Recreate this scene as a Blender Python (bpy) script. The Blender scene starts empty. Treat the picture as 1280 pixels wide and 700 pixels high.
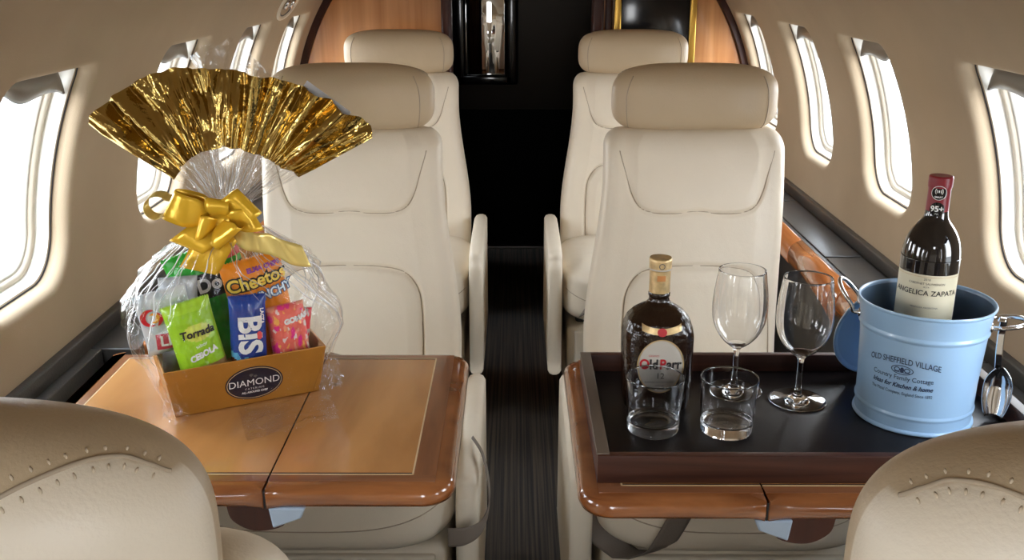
import bpy, bmesh, math, random
import numpy as np
from mathutils import Vector, Matrix, noise
random.seed(7)
sc = bpy.context.scene
COL = sc.collection
PI = math.pi

# ------------------------------------------------------------------ materials
def mat(name):
    m = bpy.data.materials.new(name); m.use_nodes = True
    nt = m.node_tree
    for n in list(nt.nodes):
        if n.type != 'OUTPUT_MATERIAL': nt.nodes.remove(n)
    return m, nt, next(n for n in nt.nodes if n.type == 'OUTPUT_MATERIAL')

def node(nt, t, **kw):
    n = nt.nodes.new(t)
    for k, v in kw.items():
        if k in n.inputs: n.inputs[k].default_value = v
        else: setattr(n, k, v)
    return n

def principled(name, col, rough=.5, metal=0, bump=None, var=None, **kw):
    m, nt, out = mat(name)
    b = node(nt, 'ShaderNodeBsdfPrincipled')
    b.inputs['Base Color'].default_value = (*col, 1)
    b.inputs['Roughness'].default_value = rough
    b.inputs['Metallic'].default_value = metal
    for k, v in kw.items(): b.inputs[k.replace('_', ' ')].default_value = v
    nt.links.new(b.outputs[0], out.inputs[0])
    tc = node(nt, 'ShaderNodeTexCoord')
    if var:      # (scale, amount)
        n = node(nt, 'ShaderNodeTexNoise', Scale=var[0], Detail=4.0)
        nt.links.new(tc.outputs['Object'], n.inputs['Vector'])
        r = node(nt, 'ShaderNodeValToRGB')
        r.color_ramp.elements[0].position = .3; r.color_ramp.elements[1].position = .7
        r.color_ramp.elements[0].color = tuple(c * (1 - var[1]) for c in col) + (1,)
        r.color_ramp.elements[1].color = tuple(min(1, c * (1 + var[1])) for c in col) + (1,)
        nt.links.new(n.outputs[0], r.inputs[0]); nt.links.new(r.outputs[0], b.inputs['Base Color'])
    if bump:     # list of (scale, distance)
        prev = None
        for s, d in bump:
            n = node(nt, 'ShaderNodeTexNoise', Scale=s, Detail=3.0)
            nt.links.new(tc.outputs['Object'], n.inputs['Vector'])
            bp = node(nt, 'ShaderNodeBump', Strength=1.0, Distance=d)
            nt.links.new(n.outputs[0], bp.inputs['Height'])
            if prev: nt.links.new(prev.outputs[0], bp.inputs['Normal'])
            prev = bp
        nt.links.new(prev.outputs[0], b.inputs['Normal'])
    return m

def wood(name, c0, c1, scale=(2, 40, 40), rough=.3, coat=.8, det=6):
    m, nt, out = mat(name)
    b = node(nt, 'ShaderNodeBsdfPrincipled'); b.inputs['Roughness'].default_value = rough
    b.inputs['Coat Weight'].default_value = coat; b.inputs['Specular IOR Level'].default_value = .3; b.inputs['Coat Roughness'].default_value = .06
    tc = node(nt, 'ShaderNodeTexCoord'); mp = node(nt, 'ShaderNodeMapping'); mp.inputs['Scale'].default_value = scale
    n = node(nt, 'ShaderNodeTexNoise', Scale=1.0, Detail=float(det), Distortion=.6)
    r = node(nt, 'ShaderNodeValToRGB')
    r.color_ramp.elements[0].position = .32; r.color_ramp.elements[1].position = .7
    r.color_ramp.elements[0].color = (*c0, 1); r.color_ramp.elements[1].color = (*c1, 1)
    nt.links.new(tc.outputs['Object'], mp.inputs[0]); nt.links.new(mp.outputs[0], n.inputs['Vector'])
    nt.links.new(n.outputs[0], r.inputs[0]); nt.links.new(r.outputs[0], b.inputs['Base Color'])
    nt.links.new(b.outputs[0], out.inputs[0])
    return m

def glass(name, tint=(1, 1, 1), ior=1.5, rough=0.0):
    m, nt, out = mat(name)
    b = node(nt, 'ShaderNodeBsdfGlass', IOR=ior, Roughness=rough); b.inputs['Color'].default_value = (*tint, 1)
    nt.links.new(b.outputs[0], out.inputs[0])
    return m

def film(name, lo=.03, hi=.7, rough=.08, bumpd=.002, tint=(1, 1, 1), crease_highlight=0.0):
    m, nt, out = mat(name)
    t = node(nt, 'ShaderNodeBsdfTransparent'); t.inputs[0].default_value = (*tint, 1)
    g = node(nt, 'ShaderNodeBsdfGlossy'); g.inputs['Roughness'].default_value = rough
    lw = node(nt, 'ShaderNodeLayerWeight', Blend=.35)
    mr = node(nt, 'ShaderNodeMapRange'); mr.inputs[3].default_value = lo; mr.inputs[4].default_value = hi
    tc = node(nt, 'ShaderNodeTexCoord')
    nz = node(nt, 'ShaderNodeTexNoise', Scale=55.0, Detail=3.0, Distortion=1.0)
    bp = node(nt, 'ShaderNodeBump', Strength=1.0, Distance=bumpd)
    mx = node(nt, 'ShaderNodeMixShader')
    L = nt.links.new
    L(tc.outputs['Object'], nz.inputs['Vector']); L(nz.outputs[0], bp.inputs['Height'])
    L(bp.outputs[0], g.inputs['Normal']); L(bp.outputs[0], lw.inputs['Normal'])
    L(lw.outputs['Facing'], mr.inputs[0])
    L(mr.outputs[0], mx.inputs[0]); L(t.outputs[0], mx.inputs[1]); L(g.outputs[0], mx.inputs[2]); L(mx.outputs[0], out.inputs[0])
    return m

def pane_mat(name):
    m, nt, out = mat(name)
    t = node(nt, 'ShaderNodeBsdfTransparent'); t.inputs[0].default_value = (.95, .97, 1, 1)
    g = node(nt, 'ShaderNodeBsdfGlossy', Roughness=.02)
    f = node(nt, 'ShaderNodeLayerWeight', Blend=.03); mx = node(nt, 'ShaderNodeMixShader')
    L = nt.links.new
    L(f.outputs[0], mx.inputs[0]); L(t.outputs[0], mx.inputs[1]); L(g.outputs[0], mx.inputs[2]); L(mx.outputs[0], out.inputs[0])
    return m

def carpet_mat():
    m, nt, out = mat('striped carpet')
    b = node(nt, 'ShaderNodeBsdfPrincipled', Roughness=.95)
    tc = node(nt, 'ShaderNodeTexCoord'); mp = node(nt, 'ShaderNodeMapping'); mp.inputs['Scale'].default_value = (170, 1.5, 1)
    n = node(nt, 'ShaderNodeTexNoise', Scale=1.0, Detail=2.0)
    r = node(nt, 'ShaderNodeValToRGB'); r.color_ramp.elements[0].position = .38; r.color_ramp.elements[1].position = .66
    r.color_ramp.elements[0].color = (.014, .010, .007, 1); r.color_ramp.elements[1].color = (.070, .049, .031, 1)
    n2 = node(nt, 'ShaderNodeTexNoise', Scale=900.0); bp = node(nt, 'ShaderNodeBump', Distance=.002)
    L = nt.links.new
    L(tc.outputs['Object'], mp.inputs[0]); L(mp.outputs[0], n.inputs['Vector']); L(n.outputs[0], r.inputs[0]); L(r.outputs[0], b.inputs['Base Color'])
    L(tc.outputs['Object'], n2.inputs['Vector']); L(n2.outputs[0], bp.inputs['Height']); L(bp.outputs[0], b.inputs['Normal'])
    L(b.outputs[0], out.inputs[0])
    return m

def headleather_mat():
    # tan leather cap stitched to a paler back panel; the mesh attribute gives the seam distance
    m = principled('tan cream leather', (.55, .43, .285), .42, bump=[(420, .0003), (9, .004)], Specular_IOR_Level=.45)
    nt = m.node_tree; b = next(n for n in nt.nodes if n.type == 'BSDF_PRINCIPLED'); tc = next(n for n in nt.nodes if n.type == 'TEX_COORD')
    at = node(nt, 'ShaderNodeAttribute', attribute_name='panel')
    mr = node(nt, 'ShaderNodeMapRange'); mr.inputs[1].default_value = -.0006; mr.inputs[2].default_value = .0006
    n = node(nt, 'ShaderNodeTexNoise', Scale=9.0, Detail=4.0)
    mx = node(nt, 'ShaderNodeMix', data_type='RGBA'); m2 = node(nt, 'ShaderNodeMix', data_type='RGBA')
    L = nt.links.new
    L(tc.outputs['Object'], n.inputs['Vector']); L(n.outputs[0], m2.inputs[0])
    m2.inputs[6].default_value = (.51, .395, .257, 1); m2.inputs[7].default_value = (.59, .465, .313, 1)
    L(at.outputs['Fac'], mr.inputs[0]); L(mr.outputs[0], mx.inputs[0]); L(m2.outputs[2], mx.inputs[6]); mx.inputs[7].default_value = (.74, .65, .515, 1)
    L(mx.outputs[2], b.inputs['Base Color'])
    return m
M = dict(
    leather=principled('cream leather', (.74, .65, .515), .42, bump=[(420, .0003), (14, .003)], var=(5, .03), Specular_IOR_Level=.45),
    headleather=headleather_mat(),
    seam=principled('leather seam', (.40, .32, .23), .6),
    thread=principled('cream thread', (.64, .53, .39), .45),
    liner=principled('beige suede liner', (.44, .335, .222), .85, bump=[(700, .0003)], var=(6, .04)),
    reveal=principled('window reveal white', (.82, .79, .72), .35),
    reveal_cream=principled('window reveal cream', (.72, .64, .52), .4),
    gasket=principled('dark gasket', (.03, .03, .035), .5),
    shade=principled('taupe window shade', (.11, .088, .066), .30),
    pane=pane_mat('cabin window pane'),
    ledge=principled('charcoal ledge', (.045, .041, .037), .36, bump=[(300, .0003)]),
    slot=principled('black slot', (.006, .006, .007), .6),
    carpet=carpet_mat(),
    panelwood=wood('bulkhead veneer', (.44, .175, .058), (.66, .31, .12), (26, 26, 1.2), .3, .8),
    darkwood=wood('red brown edging', (.026, .007, .004), (.060, .016, .008), (30, 30, 2), .4, .0),
    tabletop=wood('honey veneer', (.34, .145, .042), (.56, .27, .09), (9, 2.2, 8), .25, .7, 5),
    border=wood('table border veneer', (.14, .047, .017), (.27, .105, .042), (4, 55, 20), .3, .8),
    border_y=wood('table border veneer along', (.14, .047, .017), (.27, .105, .042), (55, 4, 20), .3, .8),
    edge=wood('table nose wood', (.15, .046, .013), (.31, .112, .035), (6, 12, 60), .2, 1),
    inlay=principled('cream inlay', (.62, .45, .25), .35),
    railwood=wood('rail wood', (.36, .10, .025), (.55, .19, .055), (40, 3, 40), .2, 1),
    tray=wood('wenge tray', (.032, .010, .006), (.072, .024, .013), (4, 70, 70), .45, .05),
    tray_top=principled('tray rim', (.11, .080, .058), .5),
    tray_floor=principled('tray floor', (.007, .0045, .0045), .34, Specular_IOR_Level=.24, bump=[(900, .0002)]),
    plasticblue=principled('grey blue plastic', (.30, .37, .46), .4),
    belt=principled('grey brown webbing', (.17, .137, .108), .6, bump=[(500, .0005)]),
    dark=principled('near black panel', (.003, .003, .003), .85, Specular_IOR_Level=.1),
    brownblack=principled('dark brown panel', (.055, .043, .033), .7),
    black=principled('gloss black', (.005, .005, .006), .12),
    gold=principled('gold trim', (.60, .36, .08), .3, 1),
    mirror=principled('mirror glass', (.75, .75, .75), .03, 1),
    steel=principled('polished steel', (.75, .75, .76), .12, 1),
    strip=principled('threshold metal', (.20, .18, .16), .4, 1),
    glass=glass('clear drinking glass', ior=1.5),
    whisky=principled('dark whisky glass', (.014, .006, .003), .08, bump=[(160, .0010)]),
    wineglass=principled('dark green bottle glass', (.010, .008, .008), .04, Coat_Weight=.7),
    capsule=principled('dark red capsule', (.23, .012, .022), .35, 0),
    goldcap=principled('gold paper', (.58, .42, .21), .35, .6, var=(90, .25)),
    label=principled('cream paper label', (.72, .66, .48), .6),
    silverlabel=principled('silver label', (.52, .48, .42), .4, .1),
    ink=principled('black ink', (.015, .013, .013), .5),
    greyink=principled('grey ink', (.12, .11, .10), .5),
    redink=principled('red ink', (.45, .012, .02), .45),
    white=principled('white print', (.85, .85, .84), .45),
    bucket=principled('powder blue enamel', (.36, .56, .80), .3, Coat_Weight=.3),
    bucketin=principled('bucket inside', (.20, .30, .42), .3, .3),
    navyink=principled('navy ink', (.03, .05, .12), .5),
    cardboard=principled('gold cardboard', (.45, .20, .030), .3, .25, var=(14, .15)),
    boxin=principled('cardboard inside', (.40, .25, .12), .7),
    sticker=principled('navy sticker', (.012, .013, .03), .3),
    foil=principled('gold foil', (.52, .36, .11), .15, 1, bump=[(45, .003)]),
    ribbon=principled('yellow satin ribbon', (.86, .52, .035), .22, .30, bump=[(22, .003)]),
    ribbonpale=principled('pale yellow ribbon', (.85, .66, .22), .25, .45),
    film=film('cellophane', .006, .32, .05, .004),
    filmfan=film('cellophane gathered', .06, .75, .07, .005),
    crease_highlight=film('cellophane crease highlight', .55, .75, .35, .001),  # whitish film mix, puts highlight streaks into the crease colour
    paper=principled('white paper', (.80, .79, .82), .6),
    outside=principled('concrete apron', (.26, .26, .25), .8, var=(2, .1)),
)
def colmat(name, c, rough=.28, metal=0.0):
    return principled(name, c, rough, metal, bump=[(40, .0035)])

# ------------------------------------------------------------------ object helpers
def add(name, V, F, m, parent=None, smooth=True, fm=None, sharp=None, weld=False):
    me = bpy.data.meshes.new(name)
    me.from_pydata([tuple(map(float, v)) for v in V], [], F)
    for x in (m if isinstance(m, (list, tuple)) else [m]): me.materials.append(x)
    if fm is not None: me.polygons.foreach_set('material_index', fm)
    me.validate(); 
    bm = bmesh.new(); bm.from_mesh(me)
    if weld: bmesh.ops.remove_doubles(bm, verts=bm.verts, dist=1e-5)
    bmesh.ops.recalc_face_normals(bm, faces=bm.faces); bm.to_mesh(me); bm.free()
    if smooth:
        me.shade_smooth()
        if sharp: me.set_sharp_from_angle(angle=math.radians(sharp))
    o = bpy.data.objects.new(name, me); COL.objects.link(o)
    if parent: o.parent = parent
    return o

def tag(o, label, cat, group=None):
    o['label'] = label; o['category'] = cat
    if group: o['group'] = group
    return o

def thing(name, label, cat, loc=(0, 0, 0), rz=0, group=None):
    o = bpy.data.objects.new(name, None); COL.objects.link(o)
    o.empty_display_size = .05
    o.location = loc; o.rotation_euler = (0, 0, rz)
    return tag(o, label, cat, group)

def struct(o):
    o['kind'] = 'structure'; return o

def loft(rings, closed=True, cap0=False, cap1=False):
    n = len(rings[0]); V = [p for r in rings for p in r]; F = []
    k = n if closed else n - 1
    for i in range(len(rings) - 1):
        for j in range(k):
            a, b = i * n + j, i * n + (j + 1) % n
            F.append((a, b, b + n, a + n))
    if cap0: F.append(tuple(range(n))[::-1])
    if cap1: F.append(tuple(range((len(rings) - 1) * n, len(rings) * n)))
    return V, F

def dense(prof, e=.0008):
    out = []
    for i in range(len(prof) - 1):
        (r0, z0), (r1, z1) = prof[i], prof[i + 1]; L = math.hypot(r1 - r0, z1 - z0); out.append((r0, z0))
        if L > 5 * e: out += [(r0 + (r1 - r0) * f, z0 + (z1 - z0) * f) for f in (e / L, 1 - e / L)]
    return out + [prof[-1]]
def lathe(prof, n=64, cx=0, cy=0):
    prof = dense(prof)
    rings = [[(cx + r * math.cos(2 * PI * j / n), cy + r * math.sin(2 * PI * j / n), z) for j in range(n)] for r, z in prof]
    return loft(rings)

def merge(*parts):
    V, F = [], []
    for v, f in parts:
        o = len(V); V += list(v); F += [tuple(i + o for i in q) for q in f]
    return V, F

def xf(part, M4):
    v, f = part
    return [tuple(M4 @ Vector(p)) for p in v], f

def rbox(x0, x1, y0, y1, z0, z1, r=.004, seg=3):
    bm = bmesh.new(); bmesh.ops.create_cube(bm, size=1)
    for v in bm.verts:
        v.co = Vector((x0 + (v.co.x + .5) * (x1 - x0), y0 + (v.co.y + .5) * (y1 - y0), z0 + (v.co.z + .5) * (z1 - z0)))
    if r: bmesh.ops.bevel(bm, geom=list(bm.edges), offset=r, segments=seg, affect='EDGES', profile=.5)
    bm.verts.index_update()
    V = [tuple(v.co) for v in bm.verts]; F = [tuple(v.index for v in f.verts) for f in bm.faces]; bm.free()
    return V, F

def catmull(P, n=8, closed=False):
    P = [np.array(p, float) for p in P]; out = []; N = len(P)
    rng = range(N) if closed else range(N - 1)
    for i in rng:
        if closed: p0, p1, p2, p3 = P[i - 1], P[i], P[(i + 1) % N], P[(i + 2) % N]
        else: p0, p1, p2, p3 = P[max(i - 1, 0)], P[i], P[i + 1], P[min(i + 2, N - 1)]
        for k in range(n):
            t = k / n
            out.append(.5 * ((2 * p1) + (-p0 + p2) * t + (2 * p0 - 5 * p1 + 4 * p2 - p3) * t * t + (-p0 + 3 * p1 - 3 * p2 + p3) * t ** 3))
    if not closed: out.append(P[-1])
    return out

def tube(path, r, n=8, closed=False, cap=True):
    P = [Vector(p) for p in path]; N = len(P); rings = []
    up = Vector((0, 0, 1)); prev = None
    for i in range(N):
        if closed: d = (P[(i + 1) % N] - P[i - 1])
        else: d = P[min(i + 1, N - 1)] - P[max(i - 1, 0)]
        d.normalize()
        if prev is None:
            a = d.cross(up if abs(d.z) < .9 else Vector((1, 0, 0))).normalized()
        else:
            a = (prev - d * prev.dot(d)).normalized()
        prev = a; b = d.cross(a)
        rr = r[i] if isinstance(r, (list, tuple)) else r
        rings.append([tuple(P[i] + a * rr * math.cos(2 * PI * j / n) + b * rr * math.sin(2 * PI * j / n)) for j in range(n)])
    if closed: rings.append(rings[0]); return loft(rings)
    return loft(rings, cap0=cap, cap1=cap)

def strip(path, wvec, th=.0012):
    """ribbon along path; wvec = width vectors (full width) per point; solid with thickness"""
    P = [Vector(p) for p in path]; N = len(P); rings = []
    for i in range(N):
        d = (P[min(i + 1, N - 1)] - P[max(i - 1, 0)]).normalized()
        w = Vector(wvec[i] if isinstance(wvec, list) else wvec)
        nrm = d.cross(w).normalized() * th / 2
        K = 6
        top = [tuple(P[i] + w * (k / K - .5) + nrm) for k in range(K + 1)]
        bot = [tuple(P[i] + w * (k / K - .5) - nrm) for k in range(K, -1, -1)]
        rings.append(top + bot)
    return loft(rings, cap0=True, cap1=True)

def smooth01(t):
    t = min(1, max(0, t)); return t * t * (3 - 2 * t)

_fontcache = {}
def text(s, size, off=0.0, shear=0.0, space=1.0, sx=1.0, align='CENTER', maxlen=None):
    """flat 2-D outline mesh of a string, centred on the origin"""
    cu = bpy.data.curves.new('t', 'FONT'); cu.body = s; cu.size = size; cu.align_x = align; cu.align_y = 'CENTER'
    cu.offset = off; cu.shear = shear; cu.space_character = space; cu.resolution_u = 4
    ob = bpy.data.objects.new('t', cu); COL.objects.link(ob)
    bpy.context.view_layer.update()
    me = bpy.data.meshes.new_from_object(ob.evaluated_get(bpy.context.evaluated_depsgraph_get()))
    bm = bmesh.new(); bm.from_mesh(me)
    bmesh.ops.remove_doubles(bm, verts=bm.verts, dist=1e-6)
    bmesh.ops.triangulate(bm, faces=bm.faces)
    ml = maxlen or size * .5
    for _ in range(2):
        es = [e for e in bm.edges if e.calc_length() > ml]
        if not es: break
        bmesh.ops.subdivide_edges(bm, edges=es, cuts=1)
        bmesh.ops.triangulate(bm, faces=bm.faces)
    bm.verts.index_update()
    V = [(v.co.x * sx, v.co.y, 0) for v in bm.verts]; F = [tuple(v.index for v in f.verts) for f in bm.faces]
    bm.free(); bpy.data.objects.remove(ob); bpy.data.curves.remove(cu); bpy.data.meshes.remove(me)
    return V, F

def warp(part, fn):
    v, f = part
    return [tuple(fn(p[0], p[1])) for p in v], f

def shift(part, dx=0, dy=0, rot=0):
    c, s = math.cos(rot), math.sin(rot)
    return [(p[0] * c - p[1] * s + dx, p[0] * s + p[1] * c + dy, p[2]) for p in part[0]], part[1]

def disc2(rx, ry, n=40, rings=4, cx=0, cy=0):
    V = [(cx, cy, 0)]; F = []
    for i in range(1, rings + 1):
        V += [(cx + rx * i / rings * math.cos(2 * PI * j / n), cy + ry * i / rings * math.sin(2 * PI * j / n), 0) for j in range(n)]
    for j in range(n): F.append((0, 1 + j, 1 + (j + 1) % n))
    for i in range(rings - 1):
        for j in range(n):
            a = 1 + i * n + j; b = 1 + i * n + (j + 1) % n
            F.append((a, a + n, b + n, b))
    return V, F

def ring2(rx, ry, w, n=56, cx=0, cy=0):
    V = []; F = []
    for j in range(n):
        a = 2 * PI * j / n
        V += [(cx + rx * math.cos(a), cy + ry * math.sin(a), 0), (cx + (rx - w) * math.cos(a), cy + (ry - w) * math.sin(a), 0)]
    for j in range(n):
        k = (j + 1) % n; F.append((2 * j, 2 * k, 2 * k + 1, 2 * j + 1))
    return V, F

def quad2(x0, x1, y0, y1, nx=12, ny=8):
    V = [(x0 + (x1 - x0) * i / nx, y0 + (y1 - y0) * j / ny, 0) for j in range(ny + 1) for i in range(nx + 1)]
    F = [(j * (nx + 1) + i, j * (nx + 1) + i + 1, (j + 1) * (nx + 1) + i + 1, (j + 1) * (nx + 1) + i) for j in range(ny) for i in range(nx)]
    return V, F

# ------------------------------------------------------------------ camera
FPX = 1220.0; CZ = 1.272
cam = bpy.data.cameras.new('camera'); cam.sensor_width = 36; cam.lens = FPX / 1280 * 36; cam.clip_start = .02
co = bpy.data.objects.new('camera', cam); COL.objects.link(co)
TH = math.atan(395 / FPX)
co.location = (0, 0, CZ); co.rotation_euler = (PI / 2 - TH, 0, math.atan(5 * math.cos(TH) / FPX))
sc.camera = co

# ------------------------------------------------------------------ cabin shell
XC, ZC, R = .028, .73, .806
Y0, Y1 = -1.0, 3.5
def cyl(side, y, s, d=0.0):
    a = s / R
    return (XC + side * (R + d) * math.cos(a), y, ZC + (R + d) * math.sin(a))
S_BOT, S_TOP = -.118, .82
WS0, WS1 = .020, .402          # window opening along the arc
WH = .153                      # half width along y
WR = .085
WIN = {1: [-.34, .31, .93, 1.53, 2.165, 2.70, 3.265], -1: [-.34, .27, .87, 1.475, 2.105, 2.675, 3.195]}

def rr_hit(dx, dy, hx, hy, r):
    """scale t so that t*(dx,dy) lies on a rounded rectangle"""
    best = None
    lo, hi = 0.0, 10.0
    for _ in range(40):
        t = (lo + hi) / 2; x, y = abs(dx * t), abs(dy * t)
        qx, qy = x - (hx - r), y - (hy - r)
        d = math.hypot(max(qx, 0), max(qy, 0)) + min(max(qx, qy), 0) - r
        if d > 0: hi = t
        else: lo = t
    return (lo + hi) / 2

def build_wall(side, name):
    V, F, key = [], [], {}
    def vid(p):
        k = (round(p[0], 5), round(p[1], 5), round(p[2], 5))
        if k not in key: key[k] = len(V); V.append(p)
        return key[k]
    ws = WIN[side]; CH = .195; cs0, cs1 = -.02, .445
    NS = 24; NY = 20
    srow_mid = [cs0 + (cs1 - cs0) * i / NS for i in range(NS + 1)]
    srow = [S_BOT + (cs0 - S_BOT) * i / 6 for i in range(6)] + srow_mid + [cs1 + (S_TOP - cs1) * i / 14 for i in range(1, 15)]
    cells = [(y - CH, y + CH) for y in ws]
    ylist = []; cur = Y0
    kind = []
    for a, b in cells:
        if a > cur: kind.append((cur, max(a, cur), 'p'))
        kind.append((max(a, cur), b, 'w')); cur = b
    if cur < Y1: kind.append((cur, Y1, 'p'))
    wi = 0
    for a, b, k in kind:
        n = NY if k == 'w' else 4
        ys = [a + (b - a) * i / n for i in range(n + 1)]
        for i in range(n):
            for j in range(len(srow) - 1):
                if k == 'w' and srow[j] >= cs0 - 1e-6 and srow[j + 1] <= cs1 + 1e-6: continue
                F.append(tuple(vid(cyl(side, yy, ss)) for yy, ss in ((ys[i], srow[j]), (ys[i + 1], srow[j]), (ys[i + 1], srow[j + 1]), (ys[i], srow[j + 1]))))
        if k == 'w':
            yc = ws[wi]; sm = (WS0 + WS1) / 2; hs = (WS1 - WS0) / 2; wi += 1
            B = [(y, cs0) for y in ys[:-1]] + [(b, s) for s in srow_mid[:-1]] + [(y, cs1) for y in ys[:0:-1]] + [(a, s) for s in srow_mid[:0:-1]]
            def loop(o, d):
                out = []
                for (y, s) in B:
                    dy, ds = y - yc, s - sm
                    t = rr_hit(dy, ds, WH - o, hs - o, max(.02, (WR if ds < 0 else .034) - o))
                    out.append((yc + dy * t, sm + ds * t, d))
                return out
            lip = loop(-.012, 0)
            loops = [[(y, s, 0) for y, s in B]]
            for f in (.35, .7): loops.append([(y + (l[0] - y) * f, s + (l[1] - s) * f, 0) for (y, s), l in zip(B, lip)])
            loops += [lip, loop(-.006, .0010), loop(-.001, .004), loop(.003, .010), loop(.0055, .018), loop(.007, .028), loop(.012, .030)]
            ids = [[vid(cyl(side, *p)) for p in L] for L in loops]
            nB = len(B)
            for q in range(len(ids) - 1):
                for j in range(nB):
                    F.append((ids[q][j], ids[q][(j + 1) % nB], ids[q + 1][(j + 1) % nB], ids[q + 1][j]))
            # the window itself
            wn = window(side, yc, sm, hs, loop)
    return struct(add(name, V, F, M['liner']))

WCOUNT = [0]
def window(side, yc, sm, hs, loop):
    WCOUNT[0] += 1
    root = bpy.data.objects.new('window_%d' % WCOUNT[0], None); COL.objects.link(root); root['kind'] = 'structure'
    c = cyl(side, yc, sm, .05); root.location = c
    def loc(p): return tuple(a - b for a, b in zip(p, c))
    def ringmesh(name, L, m):
        V, F = loft([[loc(cyl(side, *p)) for p in l] for l in L]); return add(name, V, F, m, root)
    ringmesh('gasket', [loop(.007, .0275), loop(.0095, .0275), loop(.0095, .034)], M['gasket'])
    ringmesh('reveal', [loop(.0095, .030), loop(.011, .0315), loop(.013, .042), loop(.016, .050), loop(.017, .053), loop(.017, .058)], M['reveal'])
    ringmesh('inner_ring', [loop(.016, .052), loop(.020, .0515), loop(.0235, .0535), loop(.0255, .058), loop(.027, .064)], M['reveal_cream'])
    ringmesh('seal', [loop(.0255, .060), loop(.029, .0605), loop(.030, .072)], M['reveal'])
    # pane
    L = loop(.026, .066)
    rings = [[(yc + (p[0] - yc) * f, sm + (p[1] - sm) * f, .066) for p in L] for f in (1, .75, .5, .25, .05)]
    V, F = loft([[loc(cyl(side, *p)) for p in l] for l in rings], cap1=True); add('pane', V, F, M['pane'], root)
    # pulled-up shade, wavy lower edge
    V = []; F = []; nx, ny = 24, 8
    for j in range(ny + 1):
        for i in range(nx + 1):
            u = i / nx * 2 - 1
            top = sm + hs - .014 - .05 * max(0, abs(u) - .5) ** 2 / .25 
            bot = sm + hs - .056 - .012 * math.sin(u * 2.2 + .4) - .006 * math.cos(u * 5)
            s = top + (bot - top) * j / ny
            V.append(loc(cyl(side, yc + u * (WH - .020), s, .044 - .010 * math.sin(j / ny * PI))))
    F = [(j * (nx + 1) + i, j * (nx + 1) + i + 1, (j + 1) * (nx + 1) + i + 1, (j + 1) * (nx + 1) + i) for j in range(ny) for i in range(nx)]
    sh = add('shade', V, F, M['shade'], root)
    md = sh.modifiers.new('s', 'SOLIDIFY'); md.thickness = .003
    # portal to guide sky light through the opening
    return root

build_wall(-1, 'wall_left'); build_wall(1, 'wall_right')
# ceiling
a0 = S_TOP / R; rings = []
for i in range(49):
    a = a0 + (PI - 2 * a0) * i / 48
    rings.append([(XC + R * math.cos(a), y, ZC + R * math.sin(a)) for y in (Y0, .5, 2, Y1)])
V, F = loft(rings, closed=False); struct(add('ceiling', V, F, M['liner']))
# floor
V, F = rbox(-.80, .85, Y0, 4.6, -.05, 0, 0); struct(add('floor', V, F, M['carpet']))
# lower side walls below the ledges
for side, nm in ((-1, 'wall_left_lower'), (1, 'wall_right_lower')):
    x = XC + side * .70; V, F = rbox(min(x, x + side * .06), max(x, x + side * .06), Y0, Y1, 0, .56, .002)
    struct(add(nm, V, F, M['ledge']))
# outer skin under the liner so the lower gap stays closed
for side in (-1, 1):
    x0 = XC + side * .70; x1 = XC + side * .86
    V, F = rbox(min(x0, x1), max(x0, x1), Y0, Y1, .545, .56, 0); struct(add('trim_%d' % (1 if side < 0 else 2), V, F, M['slot']))

# side ledges
zl = .618
def ledge(side, name, inner, slots):
    wall = XC + side * .803
    parts = []
    ys = [Y0] + [q for s in slots for q in s] + [Y1 - .01]
    for i in range(0, len(ys), 2):
        parts.append(rbox(min(inner, wall), max(inner, wall), ys[i], ys[i + 1], .560, zl, .004))
    for (a, b) in slots:
        x2 = wall - side * .036
        parts.append(rbox(min(x2, wall), max(x2, wall), a, b, .560, zl, .003))
    # raised back strip against the liner
    w2 = wall - side * .016
    parts.append(rbox(min(w2, wall + side * .01), max(w2, wall + side * .01), Y0, Y1 - .01, zl - .01, zl + .030, .004))
    V, F = merge(*parts)
    o = struct(add(name, V, F, M['ledge'], sharp=40)); return o
ledge(-1, 'trim_3', XC - .70, [(1.0, 1.62)])
ledge(1, 'trim_4', XC + .68, [(.95, 1.56)])
# seams in the right ledge (thin recessed lines) and armrest-style lid panels
def lidpanel(name, x0, x1, ya, yb):
    V, F = rbox(x0, x1, ya, yb, zl, zl + .004, .0015); struct(add(name, V, F, M['ledge'], sharp=40))
lidpanel('trim_5', XC + .695, XC + .778, 1.66, 2.18); lidpanel('trim_6', XC + .695, XC + .778, 2.19, 2.75); lidpanel('trim_7', XC + .695, XC + .778, 2.76, 3.4)
# glossy wooden rail along the right ledge, in sections
def rail(name, side, x, ya, yb):
    prof = [(x, zl - .002), (x - side * .012, zl + .001), (x - side * .026, zl - .008), (x - side * .034, zl - .026), (x - side * .034, zl - .048), (x - side * .026, zl - .062), (x - side * .010, zl - .068), (x, zl - .066)]
    prof = [tuple(p) for p in catmull(prof, 4, True)]
    e = .004
    cx = sum(p[0] for p in prof) / len(prof); cz = sum(p[1] for p in prof) / len(prof)
    rings = []
    for y, f in ((ya, .9), (ya + e, 1), ((ya + yb) / 2, 1), (yb - e, 1), (yb, .9)):
        rings.append([(cx + (p[0] - cx) * f, y, cz + (p[1] - cz) * f) for p in prof])
    V, F = loft(rings, cap0=True, cap1=True); struct(add(name, V, F, M['railwood'], sharp=50))
k = 8
for ya, yb in ((1.58, 1.955), (1.96, 2.335), (2.34, 2.90), (2.905, 3.45)):
    rail('trim_%d' % k, 1, XC + .684, ya, yb); k += 1
for ya, yb in ((1.64, 2.335), (2.34, 2.90), (2.905, 3.45)):
    rail('trim_%d' % k, -1, XC - .704, ya, yb); k += 1

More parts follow.
